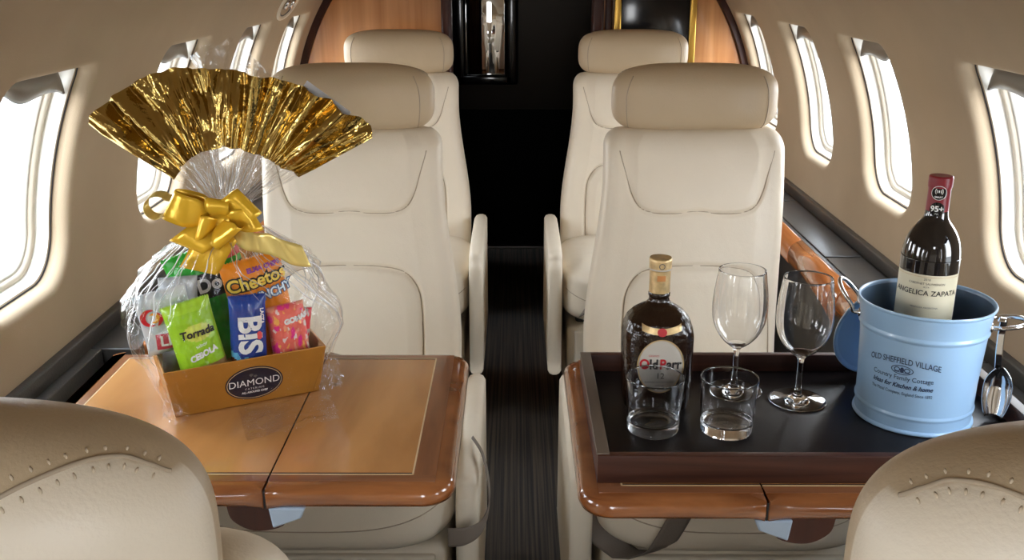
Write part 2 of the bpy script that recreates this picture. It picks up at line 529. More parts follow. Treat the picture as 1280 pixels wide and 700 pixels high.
# bulkhead at the far end
def arc_panel(xin, side, y, th, rin, zmin=0.0):
    pts = []
    for i in range(41):
        a = i / 40 * PI / 2
        x = XC + side * rin * math.cos(a); z = ZC + rin * math.sin(a)
        if side * (x - xin) > 0: pts.append((x, z))
    pts.insert(0, (XC + side * rin, zmin)); a = math.acos(min(1, abs(xin - XC) / rin)); pts.append((xin, ZC + rin * math.sin(a))); pts.append((xin, zmin))
    rings = [[(p[0], yy, p[1]) for p in pts] for yy in (y, y + th)]
    return loft(rings, cap0=True, cap1=True)
V, F = arc_panel(-.245, -1, 3.47, .05, .80); struct(add('wall_front', V, F, M['panelwood'], sharp=40))
V, F = arc_panel(.29, 1, 3.47, .05, .80); struct(add('wall_front_right', V, F, M['panelwood'], sharp=40))
for side in (-1, 1):        # dark arched edging where liner and veneer meet
    rings = []
    for i in range(60):
        a = -.3 + i / 59 * 1.75
        rings.append([(XC + side * r_ * math.cos(a), y_, ZC + r_ * math.sin(a)) for r_, y_ in ((.812, 3.455), (.786, 3.455), (.782, 3.462), (.782, 3.49), (.812, 3.49))])
    V, F = loft(rings); struct(add('trim_%d' % (16 + (side > 0)), V, F, M['darkwood'], sharp=40))
for nm, x0, x1 in (('trim_18', -.256, -.222), ('trim_19', .262, .300), ('trim_20', .306, .330)):
    V, F = rbox(x0, x1, 3.44, 3.53, 0, 1.5, .010, 4); struct(add(nm, V, F, M['darkwood'], sharp=60))
# black framed screen with gold edging on the right bulkhead
t = thing('screen', 'black screen in a gold frame on the right wooden bulkhead', 'screen', (.475, 3.450, 1.07))
V, F = rbox(-.117, .117, -.012, .004, -.145, .145, .003); add('panel', V, F, M['black'], t, sharp=40)
fr = [rbox(-.140, -.117, -.018, .018, -.168, .168, .004), rbox(.117, .140, -.018, .018, -.168, .168, .004), rbox(-.118, .118, -.018, .018, -.168, -.145, .004), rbox(-.118, .118, -.018, .018, .145, .168, .004)]
V, F = merge(*fr); add('gold_frame', V, F, M['gold'], t, sharp=40)

# dark vestibule beyond the aisle
V, F = rbox(-.5, .55, 4.45, 4.5, .645, 1.5, 0); struct(add('wall_far', V, F, M['brownblack']))
V, F = rbox(-.5, .55, 4.44, 4.5, 0, .645, .002); struct(add('door_1', V, F, M['dark']))
for nm, x0, x1 in (('wall_far_left', -.52, -.46), ('wall_far_right', .50, .56)):
    V, F = rbox(x0, x1, 3.52, 4.5, 0, 1.5, 0); struct(add(nm, V, F, M['brownblack']))
V, F = rbox(-.52, .56, 3.5, 4.5, 1.48, 1.53, 0); struct(add('ceiling_far', V, F, M['brownblack']))
V, F = rbox(-.45, .50, 4.405, 4.44, 0, .012, .003); struct(add('trim_21', V, F, M['strip']))
t = thing('mirror', 'black framed mirror on the dark wall beyond the aisle', 'mirror', (-.14, 4.44, 1.02))
V, F = rbox(-.085, .095, -.026, -.018, -.22, .22, .002); add('glass', V, F, M['mirror'], t, sharp=40)
fr = [rbox(-.14, -.08, -.045, .008, -.26, .26, .012), rbox(.09, .15, -.045, .008, -.26, .26, .012), rbox(-.12, .13, -.045, .008, -.26, -.215, .012), rbox(-.12, .13, -.045, .008, .215, .26, .012), rbox(-.1, .11, -.018, .008, -.23, .23, .002)]
V, F = merge(*fr); add('frame', V, F, M['black'], t, sharp=40)

# overhead air vent on the left liner
a = math.asin((1.164 - ZC) / R); pv = Vector((XC - R * math.cos(a), 2.90, ZC + R * math.sin(a)))
t = thing('air_vent', 'small oval overhead air vent on the left liner above the windows', 'vent', pv)
nrm = Vector((math.cos(a), 0, -math.sin(a))); up = Vector((math.sin(a), 0, math.cos(a)))
Mv = Matrix((( 0, up.x, nrm.x), (1, up.y, nrm.y), (0, up.z, nrm.z))).to_4x4()
def sq(prof, sx): return loft([[(r_ * math.cos(2 * PI * j / 48) * sx, r_ * math.sin(2 * PI * j / 48), z) for j in range(48)] for r_, z in [(q_[0] * 1.35, q_[1]) for q_ in prof]])
add('bezel', *xf(sq([(.040, -.002), (.040, .003), (.037, .006), (.031, .004), (.029, -.002)], 1.9), Mv), M['reveal_cream'], t)
add('dish', *xf(sq([(.030, .002), (.024, -.0005), (.001, -.001)], 1.9), Mv), M['gasket'], t)
for dx in (-.034, .036):
    v, f = lathe([(.017, -.002), (.017, .004), (.014, .008), (.008, .009), (.006, .005), (.001, .005)], 32)
    add('nozzle', *xf(([(p[0] + dx, p[1], p[2]) for p in v], f), Mv), M['steel'], t)

# rear cabin wall behind the camera, doorway sized to tune the fill light
for nm, x0, x1 in (('wall_back_left', XC - .82, XC - .17), ('wall_back_right', XC + .17, XC + .82)):
    V, F = rbox(x0, x1, Y0 - .06, Y0, 0, 1.54, 0); struct(add(nm, V, F, M['liner']))
V, F = rbox(XC - .17, XC + .17, Y0 - .06, Y0 - .01, 0, .80, 0); struct(add('wall_back_light_block', V, F, M['liner']))  # unseen panel added to keep low light off the seats under the tables

V, F = rbox(-30, 30, -30, 30, -1.6, -1.5, 0); o = struct(add('ground', V, F, M['outside']))

# ------------------------------------------------------------------ seats
def sd_polyline(X, Z, P):
    """distance from points to a polyline (numpy)"""
    D = np.full(X.shape, 9.0)
    for i in range(len(P) - 1):
        ax, az = P[i][0], P[i][1]; bx, bz = P[i + 1][0] - ax, P[i + 1][1] - az
        L2 = bx * bx + bz * bz + 1e-12
        t = np.clip(((X - ax) * bx + (Z - az) * bz) / L2, 0, 1)
        D = np.minimum(D, np.hypot(X - ax - t * bx, Z - az - t * bz))
    return D
UP = catmull([(-.168, .950), (-.160, .905), (-.147, .860), (-.135, .820), (-.118, .793), (-.088, .782), (-.045, .781), (0, .786), (.045, .781), (.088, .782), (.118, .793), (.135, .820), (.147, .860), (.160, .905), (.168, .950)], 6)
LOW = catmull([(-.150, .40), (-.152, .50), (-.150, .58), (-.143, .625), (-.120, .658), (-.080, .672), (0, .677), (.080, .672), (.120, .658), (.143, .625), (.150, .58), (.152, .50), (.150, .40)], 6)
def face_y(z): return .13 * (z - .46) / .5
def back_front(X, Z):
    """front surface offset (towards the sitter is -y) of the backrest"""
    u = sd_polyline(X, Z, UP); l = sd_polyline(X, Z, LOW)
    y = -.010 * (1 - (X / .2) ** 2)
    y += .0055 * np.exp(-(u / .0034) ** 2) + .0065 * np.exp(-(l / .0038) ** 2)
    # padded lumbar insert and upper panel
    hwl = np.interp(Z, [.4, .58, .625, .66, .677], [.151, .150, .143, .118, .0])
    ins = (np.abs(X) < hwl) & (Z < .677)
    y -= np.where(ins, .012 * np.clip(l / .03, 0, 1) ** .6, 0)
    hwu = np.interp(Z, [.781, .793, .82, .86, .95], [.09, .118, .135, .147, .168])
    inu = (np.abs(X) < hwu) & (Z > .782)
    y -= np.where(inu, .006 * np.clip(u / .03, 0, 1) ** .6, 0)
    return y
def backrest_mesh(inb):
    """inb = +1 / -1: local x side that faces the aisle, where the bolster flares"""
    NZ = 150; z0, z1 = .36, .945; TH_ = .115
    rings = []
    def half(z, aisle):
        if aisle: return .188 + .040 * smooth01((.86 - z) / .36)
        return .188 - .016 * smooth01((.86 - z) / .40)
    allx, allz, idx = [], [], []
    for k in range(NZ + 1):
        z = z0 + (z1 - z0) * k / NZ
        top = max(0, (z - (z1 - .045)) / .045); q = math.sqrt(max(0, 1 - top * top)) if top < 1 else 0
        sh = .032 * (1 - q)
        wl = -(half(z, inb < 0) - sh); wr = half(z, inb > 0) - sh
        th = TH_ * (.25 + .75 * q); r = min(.034, th * .45)
        yf = face_y(z) + (TH_ - th) * .35
        pts = []
        nf = 130
        for i in range(nf + 1):
            x = wl + r + (wr - wl - 2 * r) * i / nf; pts.append([x, yf, z])
        def arc(cx, cyy, a0, a1, n):
            for i in range(1, n): 
                a = a0 + (a1 - a0) * i / n; pts.append([cx + r * math.cos(a), cyy + r * math.sin(a), z])
        arc(wr - r, yf + r, -PI / 2, 0, 8)
        for i in range(5): pts.append([wr, yf + r + (th - 2 * r) * i / 4, z])
        arc(wr - r, yf + th - r, 0, PI / 2, 8)
        for i in range(17): pts.append([wr - r - (wr - wl - 2 * r) * i / 16, yf + th, z])
        arc(wl + r, yf + th - r, PI / 2, PI, 8)
        for i in range(5): pts.append([wl, yf + th - r - (th - 2 * r) * i / 4, z])
        arc(wl + r, yf + r, PI, 1.5 * PI, 8)
        rings.append(pts)
    A = np.array(rings)                                   # (nz, n, 3)
    X = A[:, :131, 0]; Z = A[:, :131, 2]
    d = back_front(X, Z)
    edge = np.clip(np.minimum(X - X[:, :1], X[:, -1:] - X) / .03, 0, 1)
    A[:, :131, 1] += d * edge
    # soft wrinkles
    for i in range(A.shape[0]):
        for j in range(0, 131):
            x, y, z = A[i, j]
            A[i, j, 1] += .0012 * noise.noise((x * 14 + inb, z * 22, 1.5))
    return loft([list(map(tuple, r)) for r in A], cap0=True, cap1=True)
HA, HB, HC = .174, .0735, .062
HP, HQ = 3.4, 2.4
HY, HZ = .185, 1.003
def head_y(x, z, sgn):
    t = abs(x / HA) ** HP + abs(z / HB) ** HP
    return sgn * HC * max(0, 1 - min(1, t) ** (HQ / HP)) ** (1 / HQ)
def head_n(x, y, z): return .0010 * noise.noise((x * 18, y * 10, z * 22))
def superell(a, b, c, p, q, nu=72, nv=36):
    """|x/a|^p+|z/b|^p outline, cross-section power q along y"""
    rings = []
    for j in range(nv + 1):
        ph = -PI / 2 + PI * j / nv
        sy = math.copysign(abs(math.sin(ph)) ** (2 / q), math.sin(ph)); cyy = abs(math.cos(ph)) ** (2 / q)
        ring = []
        for i in range(nu):
            t = 2 * PI * i / nu
            ring.append((a * cyy * math.copysign(abs(math.cos(t)) ** (2 / p), math.cos(t)), c * sy, b * cyy * math.copysign(abs(math.sin(t)) ** (2 / p), math.sin(t))))
        rings.append(ring)
    return loft(rings, cap0=True, cap1=True)
def head_seam_pts(sgn):
    if sgn < 0:   # front: end panel seams
        return [[(s * x, z) for x, z in ((.134, .050), (.141, .034), (.146, .012), (.146, -.02), (.142, -.050), (.136, -.062))] for s in (-1, 1)]
    return [[(-.160, .048), (-.152, .0535), (-.140, .0590), (-.125, .0605), (-.105, .056), (-.080, .045), (-.05, .032), (0, .025), (.05, .032), (.080, .045), (.105, .056), (.125, .0605), (.140, .0590), (.152, .0535), (.160, .048)]]
def seat(name, label, x, y, rz, inb, mesh_from=None, arm_drop=0.0, belt=None):
    t = thing(name, label, 'seat', (x, y, 0), rz, 'cream leather cabin seats')
    if mesh_from:
        for ch in mesh_from.children:
            if ch.name.startswith('seat_belt'): continue
            c = ch.copy(); COL.objects.link(c); c.parent = t
            if ch.name.startswith('armrest'): c.location.z = -arm_drop
            for g in ch.children:
                d = g.copy(); COL.objects.link(d); d.parent = c
    else:
        br = add('backrest', *backrest_mesh(inb), M['leather'], t)
        parts = []
        for P in (UP, LOW):
            pts = [p for p in P if .385 < p[1] < .912]
            X = np.array([p[0] for p in pts]); Z = np.array([p[1] for p in pts])
            Yv = back_front(X, Z)
            parts.append(tube([(a, face_y(b) + c - .0007, b) for a, b, c in zip(X, Z, Yv)], .0013, 6))
        add('seam', *merge(*parts), M['seam'], br)
        V, F = superell(HA, HB, HC, HP, HQ, 220, 110)
        V = [(p[0], p[1] + HY, p[2] + HZ) for p in V]
        hd = add('headrest', V, F, M['headleather'], t, weld=True)
        at = hd.data.attributes.new('panel', 'FLOAT', 'POINT')
        for i, v in enumerate(hd.data.vertices):
            x_, y_, z_ = v.co; z_ -= HZ
            sz = float(np.interp(abs(x_), [0, .05, .08, .105, .125, .14, .152, .160, .174], [.025, .032, .045, .056, .0605, .059, .0535, .048, .040]))
            at.data[i].value = min(sz - z_, (y_ - HY) + .001)
        parts = []; st = []
        for P in head_seam_pts(-1):
            c = catmull(P, 6); parts.append(tube([(p[0], HY + head_y(p[0], p[1], -1) - .0004, HZ + p[1]) for p in c], .0011, 6))
        for P in head_seam_pts(1):
            c = catmull(P, 10)
            pts = [Vector((p[0], HY + head_y(p[0], p[1], 1) + .0002, HZ + p[1])) for p in c]
            parts.append(tube(pts, .0012, 8))
            def hn(p):
                e = .0015
                f = lambda q: (abs(q.x / HA) ** HP + abs((q.z - HZ) / HB) ** HP) ** (HQ / HP) + abs((q.y - HY) / HC) ** HQ
                g = Vector((f(p + Vector((e, 0, 0))) - f(p - Vector((e, 0, 0))), f(p + Vector((0, e, 0))) - f(p - Vector((0, e, 0))), f(p + Vector((0, 0, e))) - f(p - Vector((0, 0, e)))))
                return g.normalized(), f
            def snap(p):
                n_, f = hn(p)
                for _ in range(6):
                    v = f(p) - 1; d = (f(p + n_ * .001) - f(p - n_ * .001)) / .002
                    p = p - n_ * (v / d if abs(d) > 1e-6 else 0)
                return p
            acc = 0
            for i in range(1, len(pts) - 1):
                acc += (pts[i] - pts[i - 1]).length
                if acc < .0066: continue
                acc = 0
                tg = (pts[i + 1] - pts[i - 1]).normalized(); n_, _f = hn(pts[i]); n2 = tg.cross(n_).normalized()
                for s in (-1, 1):
                    q = [snap(pts[i] + n2 * s * k) + n_ * .0001 for k in (.0040, .0056, .0072)]
                    st.append(tube(q, [.0004, .0008, .0004], 6))
        add('seam', *merge(*parts), M['seam'], hd); add('stitching', *merge(*st), M['thread'], hd)
        # cushion
        cu = superell(.246, .075, .262, 5, 4, 96, 48)
        V = [(p[0], p[1] - .225, p[2] * (1 + .10 * (p[1] < 0)) + .395 + .010 * math.exp(-((p[1] + .2) / .12) ** 2) * (p[2] > 0)) for p in cu[0]]
        cush = add('seat_cushion', V, cu[1], M['leather'], t, weld=True)
        # seam line running across the cushion front
        pts = []
        for i in range(61):
            u = i / 60 * 2 - 1; xx = .232 * u; zz = .018 - .030 * (1 - abs(u) ** 3.0)
            tt = abs(xx / .246) ** 5 + abs(zz / .0825) ** 5
            pts.append((xx, -.225 - .2625 * max(0, 1 - tt ** .8) ** .25, .395 + zz))
        add('seam', *tube(pts, .0011, 6), M['seam'], cush)
        # pedestal below the cushion
        pd = merge(rbox(-.225, .225, -.40, -.02, .02, .30, .02, 4), rbox(-.205, .205, -.41, -.39, .03, .285, .006))
        ped = add('pedestal', *pd, M['leather'], t, sharp=50)
        add('plinth', *rbox(-.20, .20, -.37, -.04, .0003, .33, .01), M['slot'], t, sharp=50)
        for s in (-1, 1):
            # upholstered slab with a rounded top and front
            prof = [(-.415, .17), (-.425, .20), (-.425, .44), (-.411, .490), (-.365, .518), (-.05, .522), (.02, .515), (.045, .48), (.045, .20), (.03, .17)]
            prof = catmull(prof, 4, True)
            rings = []
            for xx, k in ((-.019, .0), (-.0195, .010), (-.014, .017), (-.005, .020), (.005, .020), (.014, .017), (.0195, .010), (.019, 0)):
                cxm = -.19; czm = .345
                rings.append([(s * .262 + xx, cxm + (p[0] - cxm) * (1 - (.020 - k) / .235), czm + (p[1] - czm) * (1 - (.020 - k) / .176)) for p in prof])
            a = add('armrest', *loft(rings, cap0=True, cap1=True), M['leather'], t)
            a.location.z = -arm_drop
    if belt:
        pts, wv, th = belt
        o = add('seat_belt', *strip(pts, wv, th), M['belt'], t); o['label'] = 'grey brown seat belt strap'
    return t

XR, XL = .375, -.345
YB = 1.885
def cfront(x, z):
    zz = (z - .395) / .0825; tt = min(1, abs(x / .246) ** 5 + abs(zz) ** 5)
    return -.225 - .262 * max(0, 1 - tt ** .8) ** .25
# belts, in seat coordinates
b1 = [(-.085 - .055 * i / 14, cfront(-.085 - .055 * i / 14, .462 - .125 * i / 14) - .003, .462 - .125 * i / 14) for i in range(15)]
b1 = [(-.055, -.40, .482), (-.075, -.455, .474)] + b1 + [(-.158, -.448, .316), (-.185, -.425, .302), (-.222, -.40, .318), (-.245, -.39, .365)]
beltR = (b1, Vector((.046, 0, .016)), .0025)
bl = [(.266, -.28, .4515), (.286, -.34, .4515), (.298, -.395, .432), (.3005, -.435, .402), (.288, -.462, .378), (.262, -.468, .364), (.232, -.460, .356)]
bl = [Vector(p) for p in catmull(bl, 6)]
def _w(i):
    k = smooth01(i / (len(bl) - 1) * 1.25 - .2); return Vector((.002, .016, -.004)) * (1 - k) + Vector((0, .002, .034)) * k
beltL = (bl, [_w(i) for i in range(len(bl))], .0018)
b2 = [(-.055 - .13 * i / 12, cfront(-.055 - .13 * i / 12, .470 - .10 * i / 12) - .004, .470 - .10 * i / 12) for i in range(13)]
b2 = [(-.03, -.36, .492), (-.04, -.43, .485)] + b2
beltR2 = (b2, Vector((.030, 0, .045)), .0025)
sR = seat('cabin_seat', 'cream leather cabin seat facing the camera behind the wine glasses and whisky bottle', XR, YB, 0, -1, None, .075, beltR)
sL = seat('cabin_seat', 'cream leather cabin seat facing the camera behind the wrapped gift basket', XL, YB, 0, 1, None, .075, beltL)
seat('cabin_seat', 'cream leather seat in the far row, right of the aisle in front of the screen', .372, 2.985, 0, -1, sR, 0, beltR2)
seat('cabin_seat', 'cream leather seat in the far row, left of the aisle beside the mirror', -.372, 2.985, 0, 1, sL, 0)
nL = seat('cabin_seat', 'cream leather seat seen from behind, its headrest in front of the gift basket table', -.318, .592, PI, -1, sR, .07)
nR = seat('cabin_seat', 'cream leather seat seen from behind, its stitched headrest in front of the blue ice bucket', .328, .572, PI, 1, sL, .07)

for ch in nL.children:
    if ch.name.startswith('backrest'): ch.location = (0, -.052, .016)


# ------------------------------------------------------------------ fold-out tables
def table(name, label, side, xo, xi, yf, yb, xs, latch):
    """side -1 left / +1 right; xo outer (wall) edge, xi aisle edge, yf/yb near and far edges, xs split line"""
    cx, cyy = (xo + xi) / 2, (yf + yb) / 2; zt = .66
    t = thing(name, label, 'table', (cx, cyy, zt))
    TH_ = .027
    def outline(x0, x1, rl, rr):
        """counter-clockwise rounded outline; rl/rr corner radius at x0/x1 ends"""
        P = []
        def arc(px, py, r, a0):
            n = 10 if r > .004 else 1
            for i in range(n + 1):
                a = a0 + PI / 2 * i / n; P.append((px + r * math.cos(a), py + r * math.sin(a)))
        arc(x0 + rl, yf + rl, rl, PI); arc(x1 - rr, yf + rr, rr, 1.5 * PI); arc(x1 - rr, yb - rr, rr, 0); arc(x0 + rl, yb - rl, rl, PI / 2)
        return P
    x0, x1 = min(xo, xi), max(xo, xi); g = .0012
    leaves = [(x0, xs - g), (xs + g, x1)]
    for (a, b) in leaves:
        aisle_end = (abs(a - xi) < 1e-6, abs(b - xi) < 1e-6)
        rl = .038 if aisle_end[0] else .0015; rr = .038 if aisle_end[1] else .0015
        def bow(p):
            x, y = p; v = (y - cyy) / ((yb - yf) / 2)
            k = abs(x - xi) / .12
            if k < 1: x += (-side) * .006 * (1 - v * v) * (1 - k) 
            return x, y
        O = [bow(p) for p in outline(a, b, rl, rr)]
        # dense edge subdivision so the bow is smooth
        Q = []
        for i in range(len(O)):
            p, q = O[i], O[(i + 1) % len(O)]; n = max(1, int(math.hypot(q[0] - p[0], q[1] - p[1]) / .02))
            Q += [(p[0] + (q[0] - p[0]) * k / n, p[1] + (q[1] - p[1]) * k / n) for k in range(n)]
        O = Q
        mx, my = (a + b) / 2, cyy
        def inset(o):
            R_ = []
            for i in range(len(O)):
                p = Vector(O[i]); d0 = Vector(O[(i + 1) % len(O)]) - Vector(O[i - 1]); n_ = Vector((-d0.y, d0.x)).normalized()
                s = 1.0
                # straight inner (split) side keeps its place
                if abs(p.x - xs) < .004: s = 0.05
                R_.append(p + n_ * o * s)
            return R_
        rings = []
        for o, z in ((.010, -TH_), (.003, -TH_ + .002), (.0, -TH_ + .008), (-.001, -TH_ / 2), (.001, -.007), (.006, -.0022), (.014, -.0003), (.020, 0)):
            rings.append([(p[0] - cx, p[1] - cyy, z) for p in inset(o)])
        V, F = loft(rings, cap0=True, cap1=True)
        leaf = add('table_leaf', V, F, M['edge'], t, sharp=50)
        # veneer border, inlay line and centre panel, laid in the top
        ax0 = a + (.016 if not aisle_end[0] else .018); 
        lx0 = a + (.022 if aisle_end[0] else (.0 if abs(a - xs) < .01 else .022)); lx1 = b - (.022 if aisle_end[1] else (.0 if abs(b - xs) < .01 else .022))
        ya, yb_ = yf + .020, yb - .016
        fx0 = x0 + (.050 if xi == x0 else .034); fx1 = x1 - (.050 if xi == x1 else .034); fy0, fy1 = yf + .036, yb - .028
        e = .0006
        def plate(nm, X0, X1, Ya, Yb, z, m):
            if X1 - X0 < .001: return
            V, F = rbox(X0 - cx, X1 - cx, Ya - cyy, Yb - cyy, z - .002, z, 0)
            return add(nm, V, F, m, leaf, smooth=False)
        # border pieces: ends run along y, front/back along x
        ends = [(lx0, max(lx0, min(lx1, fx0)), 'l'), (min(lx1, max(lx0, fx1)), lx1, 'r')]
        bd = []
        plate('veneer_border', lx0, lx1, ya, fy0, e, M['border']); plate('veneer_border', lx0, lx1, fy1, yb_, e, M['border'])
        for X0, X1, q in ends: plate('veneer_border', X0, X1, fy0, fy1, e, M['border_y'])
        cx0, cx1 = max(lx0, fx0), min(lx1, fx1)
        w_ = .0022
        il = [rbox(cx0 - cx, cx1 - cx, fy0 - cyy, fy0 + w_ - cyy, -.002, e + .0001, 0), rbox(cx0 - cx, cx1 - cx, fy1 - w_ - cyy, fy1 - cyy, -.002, e + .0001, 0)]
        if lx0 < fx0: il.append(rbox(cx0 - cx, cx0 + w_ - cx, fy0 - cyy, fy1 - cyy, -.002, e + .0001, 0))
        if lx1 > fx1: il.append(rbox(cx1 - w_ - cx, cx1 - cx, fy0 - cyy, fy1 - cyy, -.002, e + .0001, 0))
        V, F = merge(*il); add('inlay', V, F, M['inlay'], leaf, smooth=False)
        i0 = cx0 + (w_ if lx0 < fx0 else 0); i1 = cx1 - (w_ if lx1 > fx1 else 0)
        d_ = .0035
        plate('veneer_line', i0, i1, fy0 + w_, fy0 + w_ + d_, e, M['darkwood']); plate('veneer_line', i0, i1, fy1 - w_ - d_, fy1 - w_, e, M['darkwood'])
        plate('centre_panel', i0, i1, fy0 + w_ + d_, fy1 - w_ - d_, e, M['tabletop'])
    # dark folding joint
    V, F = rbox(xs - g - cx, xs + g - cx, yf + .0012 - cyy, yb - .0012 - cyy, -TH_ + .0005, -.003, 0); add('hinge', V, F, M['slot'], t, smooth=False)
    # latch under the near edge: dark wooden grip and grey-blue button
    lx = latch - cx; s = -side
    prof = [(-.052, -.026), (-.046, -.046), (-.020, -.060), (.016, -.053), (.030, -.026)]
    prof = [tuple(p) for p in catmull(prof, 5)]
    def ext(prof, y0, y1):
        rings = [[(lx + s * p[0], y, p[1]) for p in prof] for y in (y0, y1)]
        return loft(rings, cap0=True, cap1=True)
    add('latch', *ext(prof, yf + .004 - cyy, yf + .16 - cyy), M['darkwood'], t, sharp=40)
    pb = [(.000, -.026), (.004, -.055), (.040, -.041), (.046, -.026)]
    b_ = ext(pb, yf - .000 - cyy, yf + .03 - cyy); o = add('latch_button', *b_, M['plasticblue'], t, smooth=False); o['label'] = 'grey blue plastic latch button'
    bv = o.modifiers.new('b', 'BEVEL'); bv.width = .0025; bv.segments = 2
    # slide-out arm into the side ledge
    V, F = rbox(min(xo, xs) - cx + .01, max(xo, xs) - cx - .01, .02, .16, -.060, -.0265, .004); add('support_arm', V, F, M['slot'], t, sharp=40)
    return t
table('folding_table', 'glossy wooden fold-out table carrying the wrapped gift basket', -1, -.664, -.078, 1.056, 1.502, -.309, -.305)
table('folding_table', 'glossy wooden fold-out table carrying the dark drinks tray', 1, .694, .080, 1.030, 1.482, .303, .335)


# ------------------------------------------------------------------ tray and drinks
ZT = .6607
t = thing('serving_tray', 'dark wooden serving tray on the right table under the glasses and bottles', 'tray', (.385, 1.240, ZT))
TX0, TX1, TY0, TY1, TW, THH = -.284, .306, -.168, .170, .012, .0375
add('base', *rbox(TX0 + .002, TX1 - .002, TY0 + .002, TY1 - .002, 0, .0105, .001), M['tray_floor'], t, sharp=40)
add('wall', *rbox(TX0, TX1, TY0, TY0 + TW, 0, THH, .0012), M['tray'], t, sharp=40)
add('wall', *rbox(TX0, TX1, TY1 - TW, TY1, 0, THH, .0012), M['tray'], t, sharp=40)
for xa in (TX0, TX1 - TW):
    add('wall', *rbox(xa, xa + TW, TY0 + TW, TY1 - TW, 0, THH, .0012), M['tray'], t, sharp=40)
    add('rim', *rbox(xa - .001, xa + TW + .003, TY0 + .004, TY1 - .004, THH - .0008, THH + .0015, .0008), M['tray_top'], t, sharp=40)
FZ = ZT + .0108      # tray floor level

def run(parts, size, **kw):
    """lay out coloured pieces of one word side by side -> {material: part}, total width"""
    x = 0; out = []
    for s, m, gap in parts:
        p = text(s, size, align='LEFT', **kw); xs = [v[0] for v in p[0]]
        x0, x1 = min(xs), max(xs)
        out.append((shift(p, x - x0), m)); x += x1 - x0 + gap
    x -= parts[-1][2]
    return [(shift(p, -x / 2), m) for p, m in out]

# --- whisky bottle: squarish body with round shoulders
BX, BY = .200, 1.288
t = thing('whisky_bottle', 'dark square-shouldered whisky bottle with gold capped neck and silver oval label', 'bottle', (BX, BY, FZ))
prof = [(.030, .0005), (.041, .0006), (.0455, .004), (.047, .014), (.0485, .05), (.0495, .09), (.0495, .107), (.048, .118), (.0435, .130), (.036, .139), (.027, .1455), (.019, .150), (.0148, .155), (.0138, .160), (.0152, .1625), (.0152, .166), (.0140, .1685), (.0138, .186)]
pz = [p[1] for p in prof]; pr = [p[0] for p in prof]
def whw(z): return float(np.interp(z, pz, pr))
def wn(z): return float(np.interp(z, [0, .11, .150], [3.6, 3.4, 2.0]))
def wdep(z): return whw(z) * float(np.interp(z, [0, .11, .15], [.90, .90, 1]))
def sqring(z, k=1.0, n=88):
    h, d, e = whw(z) * k, wdep(z) * k, wn(z)
    return [(h * math.copysign(abs(math.cos(a)) ** (2 / e), math.cos(a)), d * math.copysign(abs(math.sin(a)) ** (2 / e), math.sin(a)), z) for a in [2 * PI * j / n for j in range(n)]]
zs = sorted(set([p[1] for p in prof] + [.004 + i * .0022 for i in range(80)]))
add('body', *loft([sqring(z) for z in zs if z <= .186], cap0=True, cap1=True), M['whisky'], t)
def wfront(u, v, e=.0005):
    h, d, q = whw(v), wdep(v), wn(v)
    return (u, -d * max(0, 1 - abs(u / h) ** q) ** (1 / q) - e, v)
neck = [(.0142, .166), (.0146, .168), (.0146, .199), (.0150, .1995), (.0156, .202), (.0157, .214), (.0150, .2170), (.010, .2172), (.0, .2172)]
add('cap', *lathe(neck, 48), M['goldcap'], t)
add('cap_band', *lathe([(.0158, .2005), (.0160, .2015), (.0158, .2025)], 48), M['silverlabel'], t)
s_ = warp(shift(text('O', .012), 0, .207), lambda u, v: (.0158 * math.sin(u / .0158), -.0158 * math.cos(u / .0158) - .0004, v)); add('crest', *s_, M['greyink'], t)
s_ = warp(quad2(-.006, .006, .186, .194, 6, 3), lambda u, v: (.0147 * math.sin(u / .0147), -.0147 * math.cos(u / .0147) - .0003, v)); add('stamp', *s_, principled('orange stamp', (.55, .22, .06), .5), t)
lab = add('label', *warp(disc2(.0315, .0385, 56, 8, 0, .073), lambda u, v: wfront(u, v, .0006)), M['silverlabel'], t); lab['label'] = 'silver oval label'
add('rim', *warp(ring2(.0325, .0395, .0018, 64, 0, .073), lambda u, v: wfront(u, v, .0010)), M['goldcap'], lab)
for p, m in run([('O', 'redink', .0006), ('ld', 'ink', .003), ('P', 'redink', .0006), ('arr', 'ink', 0)], .0200, off=.0006, sx=.84):
    add('lettering', *warp(shift(p, 0, .0755), lambda u, v: wfront(u, v, .0011)), M[m], lab)
for s_, sz, dx, dv, m in (('12', .0125, 0, .0585, 'ink'), ('GRAND', .0042, -.010, .0885, 'redink'), ('BLENDED SCOTCH WHISKY', .0034, 0, .0495, 'greyink'), ('DE LUXE', .003, 0, .044, 'greyink')):
    add('lettering', *warp(shift(text(s_, sz), dx, dv), lambda u, v: wfront(u, v, .0011)), M[m], lab)
# gold sash with red seal on the shoulder
V = []; nx, ny = 30, 4
for j in range(ny + 1):
    for i in range(nx + 1):
        u = -.027 + .054 * i / nx; V.append(wfront(u, .1185 + .009 * j / ny + .010 * (u / .027) ** 2 * .55, .0008))
F = [(j * (nx + 1) + i, j * (nx + 1) + i + 1, (j + 1) * (nx + 1) + i + 1, (j + 1) * (nx + 1) + i) for j in range(ny) for i in range(nx)]
sash = add('sash', V, F, M['goldcap'], t)
add('seal', *warp(disc2(.0066, .0058, 28, 3, 0, .1225), lambda u, v: wfront(u, v, .0014)), M['redink'], sash)

# --- tumblers
def tumbler(label, x, y):
    o = add('tumbler', *lathe([(0, 0), (.031, 0), (.0335, .0012), (.0345, .004), (.0388, .0765), (.0384, .0782), (.0376, .0782), (.0370, .0765), (.0338, .018), (.031, .0150), (.020, .0138), (0, .0134)], 96), M['glass'])
    o.location = (x, y, FZ); tag(o, label, 'glass', 'tumblers on the tray'); return o
tumbler('empty glass tumbler standing in front of the dark whisky bottle', .186, 1.198)
tumbler('empty glass tumbler in front of a wine glass, right of the other tumbler', .285, 1.196)
